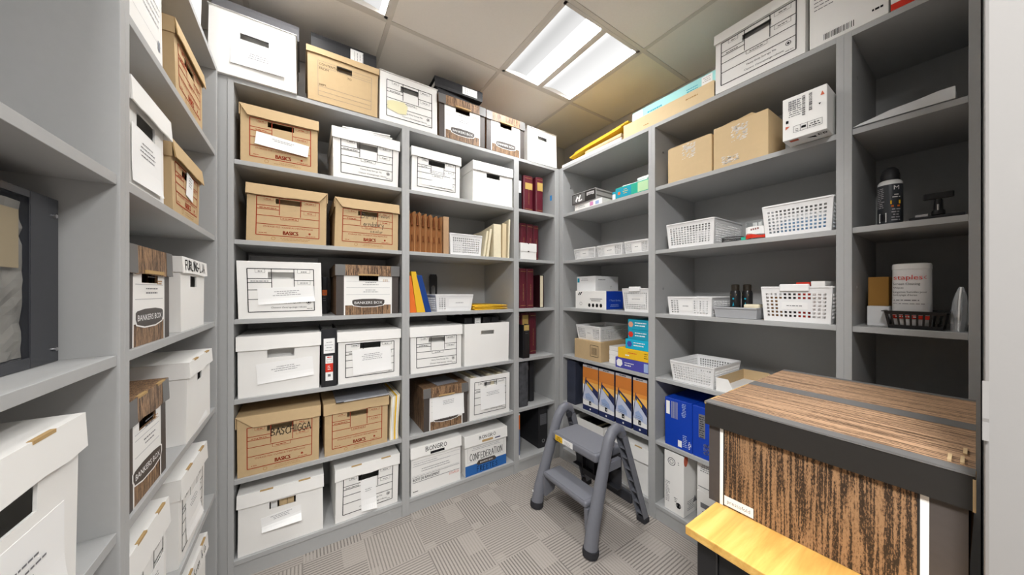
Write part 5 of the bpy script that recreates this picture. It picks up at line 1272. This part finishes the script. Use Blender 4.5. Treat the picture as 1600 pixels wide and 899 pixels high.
s = thing('reflection_film', 'added crumpled grey wrapping seen through the window of the black case', 'sheeting', (-.3655, .612, ZS[3] + .0095), PI / 2)
rnd = random.Random(12); n, m_ = 26, 18; vs = []
for j in range(m_ + 1):
    for i in range(n + 1):
        vs.append((-.228 + .456 * i / n, .0022 + .005 * rnd.random(), .010 + .245 * j / m_))
REFLECT = mat('reflection_grey', '#a09e98', .3, .5, noise=.7, nscale=14)  # blotchy grey stands in for reflections in the window
MB().mesh(vs, [(j * (n + 1) + i, j * (n + 1) + i + 1, (j + 1) * (n + 1) + i + 1, (j + 1) * (n + 1) + i) for j in range(m_) for i in range(n)]).build('film', REFLECT, s, solid=.001)
s = thing('tan_card', 'added tan card imitating a reflection, against the wrapping inside the black case', 'card', (-.3655, .75, ZS[3] + .0095), PI / 2)
MB().box(.0, .075, 0, .0008, .15, .24).build('panel', mat('reflection_tan', '#b9a98a', .5), s)  # tan patch of the imitated window reflection

# ================================================================== STOOL TABLE AND BIG WOODGRAIN BOX
t = thing('side_table', 'small oak-topped table with black legs carrying the big woodgrain box', 'table', (.695, .36, 0), 0)
TW, TD, TT = .90, .345, .747
t.location = (.694, .022, 0)
tp = MB().bbox(0, TW, 0, TD, TT - .019, TT, .002, 2).build('tabletop', OAK, t)
for (x, y) in ((.02, TD - .055), (.02, .012), (TW - .06, TD - .055), (TW - .06, .012)): MB().bbox(x, x + .04, y, y + .04, 0, TT - .0195, .002, 1).build('leg', BLACK, t)
for (x0, x1, y0, y1) in ((.026, .048, .053, TD - .056), (.061, TW - .061, TD - .05, TD - .03), (.061, TW - .061, .02, .04), (TW - .05, TW - .03, .053, TD - .056)): MB().box(x0, x1, y0, y1, TT - .10, TT - .0195).build('apron', BLACK, t)
# box: local frame x along -Y (right of the viewer), y along +X
bw, bd, bh, bz = .364, .545, .232, TT + .0006
t = thing('file_box', 'big woodgrain box with charcoal lid rims on the oak-topped table', 'box', (.836, .2005, bz), -PI / 2 + .012, 'woodgrain file boxes')
wp = tri_warp(bw, bd, bh, .0015, 5)
box_body(t, bw, bd, bh, WOODB, None, wp)
a = bw / 2
for (c0, c1, m_) in ((-a, -a + .024, CHAR), (a - .036, a, CHAR), (-a + .024, -a + .031, WHITE), (a - .045, a - .036, WHITE), (-a + .031, -a + .034, CHARD), (a - .048, a - .045, CHARD)):
    p = Print(face_front(), wp); p.m(m_).rect(c0, c1, 0, bh); p.build('printed_stripe', t)
pp = Print(face_front(), wp); pp.k = 8; pp.m(WHITE).rect(-a + .034, -a + .092, .004, .026); pp.m(INKG).text('prestofold', -a + .063, .0105, .0085, .046); pp.build('maker_label', t)
# lid
lw, ld_, dp = bw / 2 + .006, bd + .006, .052
lz = bh + .004
lid = MB(wp).use(CHARD).box(-lw, lw, -.010, -.006, lz - dp, lz).box(-lw, lw, ld_, ld_ + .004, lz - dp, lz).box(-lw, -lw + .004, -.006, ld_, lz - dp, lz).box(lw - .004, lw, -.006, ld_, lz - dp, lz).use(WOODT).box(-lw, lw, -.010, ld_ + .004, lz, lz + .003).build('lid', None, t)
q = Print(lambda a_, b_, l: (a_, b_, lz + .003 + l), wp); q.m(GREYP)
q.rect(-lw, lw, -.010, .016); q.build('rim_band', lid)
q = Print(lambda a_, b_, l: (a_, b_, lz + .003 + l), wp); q.m(GREYP).rect(-lw, lw, ld_ - .018, ld_ + .004); q.build('rim_band', lid)
q = Print(lambda a_, b_, l: (a_, b_, lz + .003 + l), wp); q.m(GREYP).rect(-lw, lw, ld_ * .45, ld_ * .545); q.build('centre_band', lid)
MB(wp).use(KRAFTD).box(-lw - .0006, -lw + .003, -.0108, .06, lz - .002, lz + .0036).box(-lw - .0006, -lw + .0025, .12, .3, lz + .001, lz + .0036).build('raw_edge', None, lid)
MB(wp).use(KRAFT).box(lw - .0025, lw + .0004, -.0108, -.004, lz - dp - .001, lz - .004).build('raw_corner', None, lid)
for (x, y) in ((lw - .012, .025), (lw - .024, .022), (lw - .010, .075)): MB(wp).use(KRAFTL).box(x - .002, x + .002, y, y + .034, lz + .003, lz + .006).build('slot_fold', None, lid)
MB(wp).use(GREYP).box(-lw, lw, -.0112, -.0095, lz + .0005, lz + .0034).build('worn_edge', None, lid)

# ================================================================== STEP STOOL
t = thing('step_stool', 'grey plastic folding two-step stool on the carpet before the corner', 'step stool', (1.345, 1.255, 0), 0)
# local = world offset; x towards the right shelves, y towards the back shelves
Z_, FXb, RXb, TOPZ = 0, -.205, .215, .545
for s in (-1, 1):
    y = .195 * s
    q = MB(); pts = []; rad = []
    yb = y + .012 * s                                     # legs splay slightly
    for (x, z, r) in ((-.203, .03, .036), (-.185, .12, .034), (-.145, .24, .032), (-.105, .36, .030), (-.075, .45, .029), (-.052, .505, .029), (-.025, .538, .029), (.005, .548, .028), (.032, .535, .026), (.05, .505, .024)):
        k = z / .55; pts.append((x, yb * (1 - k) + y * k * .965, z)); rad.append(r)
    q.tube(pts, rad, 14, True, 1.0, .92, up=(0, 1, 0)).build('front_leg', STOOLG, t, smooth=True)
    f = MB(); f.tube([(-.208, yb, 0), (-.206, yb, .012), (-.203, yb, .034)], [.036, .039, .038], 14, up=(0, 1, 0)); f.build('rubber_foot', RUBBER, t, smooth=True)
    # rear leg: open channel with cross ribs facing the front
    def rl(z): k = z / .5; return (.215 - .165 * k, (y + .012 * s) * (1 - k) + y * .965 * k)
    q = MB(); zs = [.012, .14, .27, .40, .5]
    for (o0, o1, d0, d1) in ((-.024, -.019, -.022, .016), (.019, .024, -.022, .016), (-.024, .024, .012, .016)):
        vs = []
        for z in zs:
            x, yy = rl(z); vs += [(x + d0, yy + o0, z), (x + d1, yy + o0, z), (x + d1, yy + o1, z), (x + d0, yy + o1, z)]
        q.mesh(vs, [(4 * i + a, 4 * i + (a + 1) % 4, 4 * i + 4 + (a + 1) % 4, 4 * i + 4 + a) for i in range(len(zs) - 1) for a in range(4)] + [(3, 2, 1, 0), (16, 17, 18, 19)])
    q.build('rear_leg', STOOLG, t)
    for z in (.05, .115, .18, .245, .31, .375, .43):
        x, yy = rl(z); MB().box(x - .02, x + .012, yy - .019, yy + .019, z, z + .005).build('rib', STOOLG, t)
    x, yy = rl(.02); MB().bbox(x - .026, x + .02, yy - .027, yy + .027, 0, .03, .004, 1).build('rubber_foot', RUBBER, t)
    # hinge disc
    MB().tube([(.012, y * .965 - .016 * s, .505), (.012, y * .965 - .031 * s, .505)], .02, 16, up=(0, 0, 1)).build('hinge_pin', STOOLD, t, smooth=True)
    MB().bbox(-.11, .03, y * .97 - .012, y * .97 + .012, .345, .395, .004, 1).build('tread_bracket', STOOLG, t)
# treads
def tread(x0, x1, hw, z, th, name, r=.012):
    o = MB().bbox(x0, x1, -hw, hw, z - th, z, r, 3).build(name, STOOLG, t, smooth=True)
    return o
tt = tread(-.125, .075, .168, .435, .045, 'tread')
MB().box(-.118, .068, -.155, .155, .4345, .4362).build('grip_surface', mat('stool_grip', '#7d7f87', .8, .2, bump=.5, bscale=900), tt)
st = MB().box(-.1262, -.1254, -.005, .135, .396, .428).build('warning_label', PAPER, tt)
p = Print(lambda a, b_, l: (-.1262 - l, -a, b_)); p.m(YCART).rect(-.135, -.075, .396, .428); p.m(INK).lines(-.13, -.08, .418, 3, .008, .003); p.m(INKL).lines(-.07, 0, .416, 4, .006, .002); p.build('label_text', st)
tl = tread(-.195, -.07, .166, .222, .032, 'tread')
MB().box(-.19, -.076, -.15, .15, .2215, .2232).build('grip_surface', mat('stool_grip', '#7d7f87'), tl)
for s in (-1, 1): MB().prism([(-.19, .19), (-.09, .19), (-.12, .10), (-.185, .08)], 'y', *sorted((.15 * s, .172 * s))).build('tread_gusset', STOOLG, t)
# dark rear web between the rear legs
q = MB(); q.box(.072, .080, -.165, .165, .20, .40); q.build('rear_web', STOOLD, t)
for y in (-.09, 0, .09): MB().box(.045, .072, y - .003, y + .003, .20, .40).build('rib', STOOLD, t)
for z in (.20, .3): MB().box(.045, .072, -.165, .165, z, z + .005).build('rib', STOOLD, t)
MB().bbox(.135, .155, -.18, .18, .10, .16, .004, 1).build('rear_crossbar', STOOLD, t)
d_ = MB().tube([(-.235, .207, .10), (-.2335, .207, .10)], .006, 10).build('white_sticker', PAPER, t)
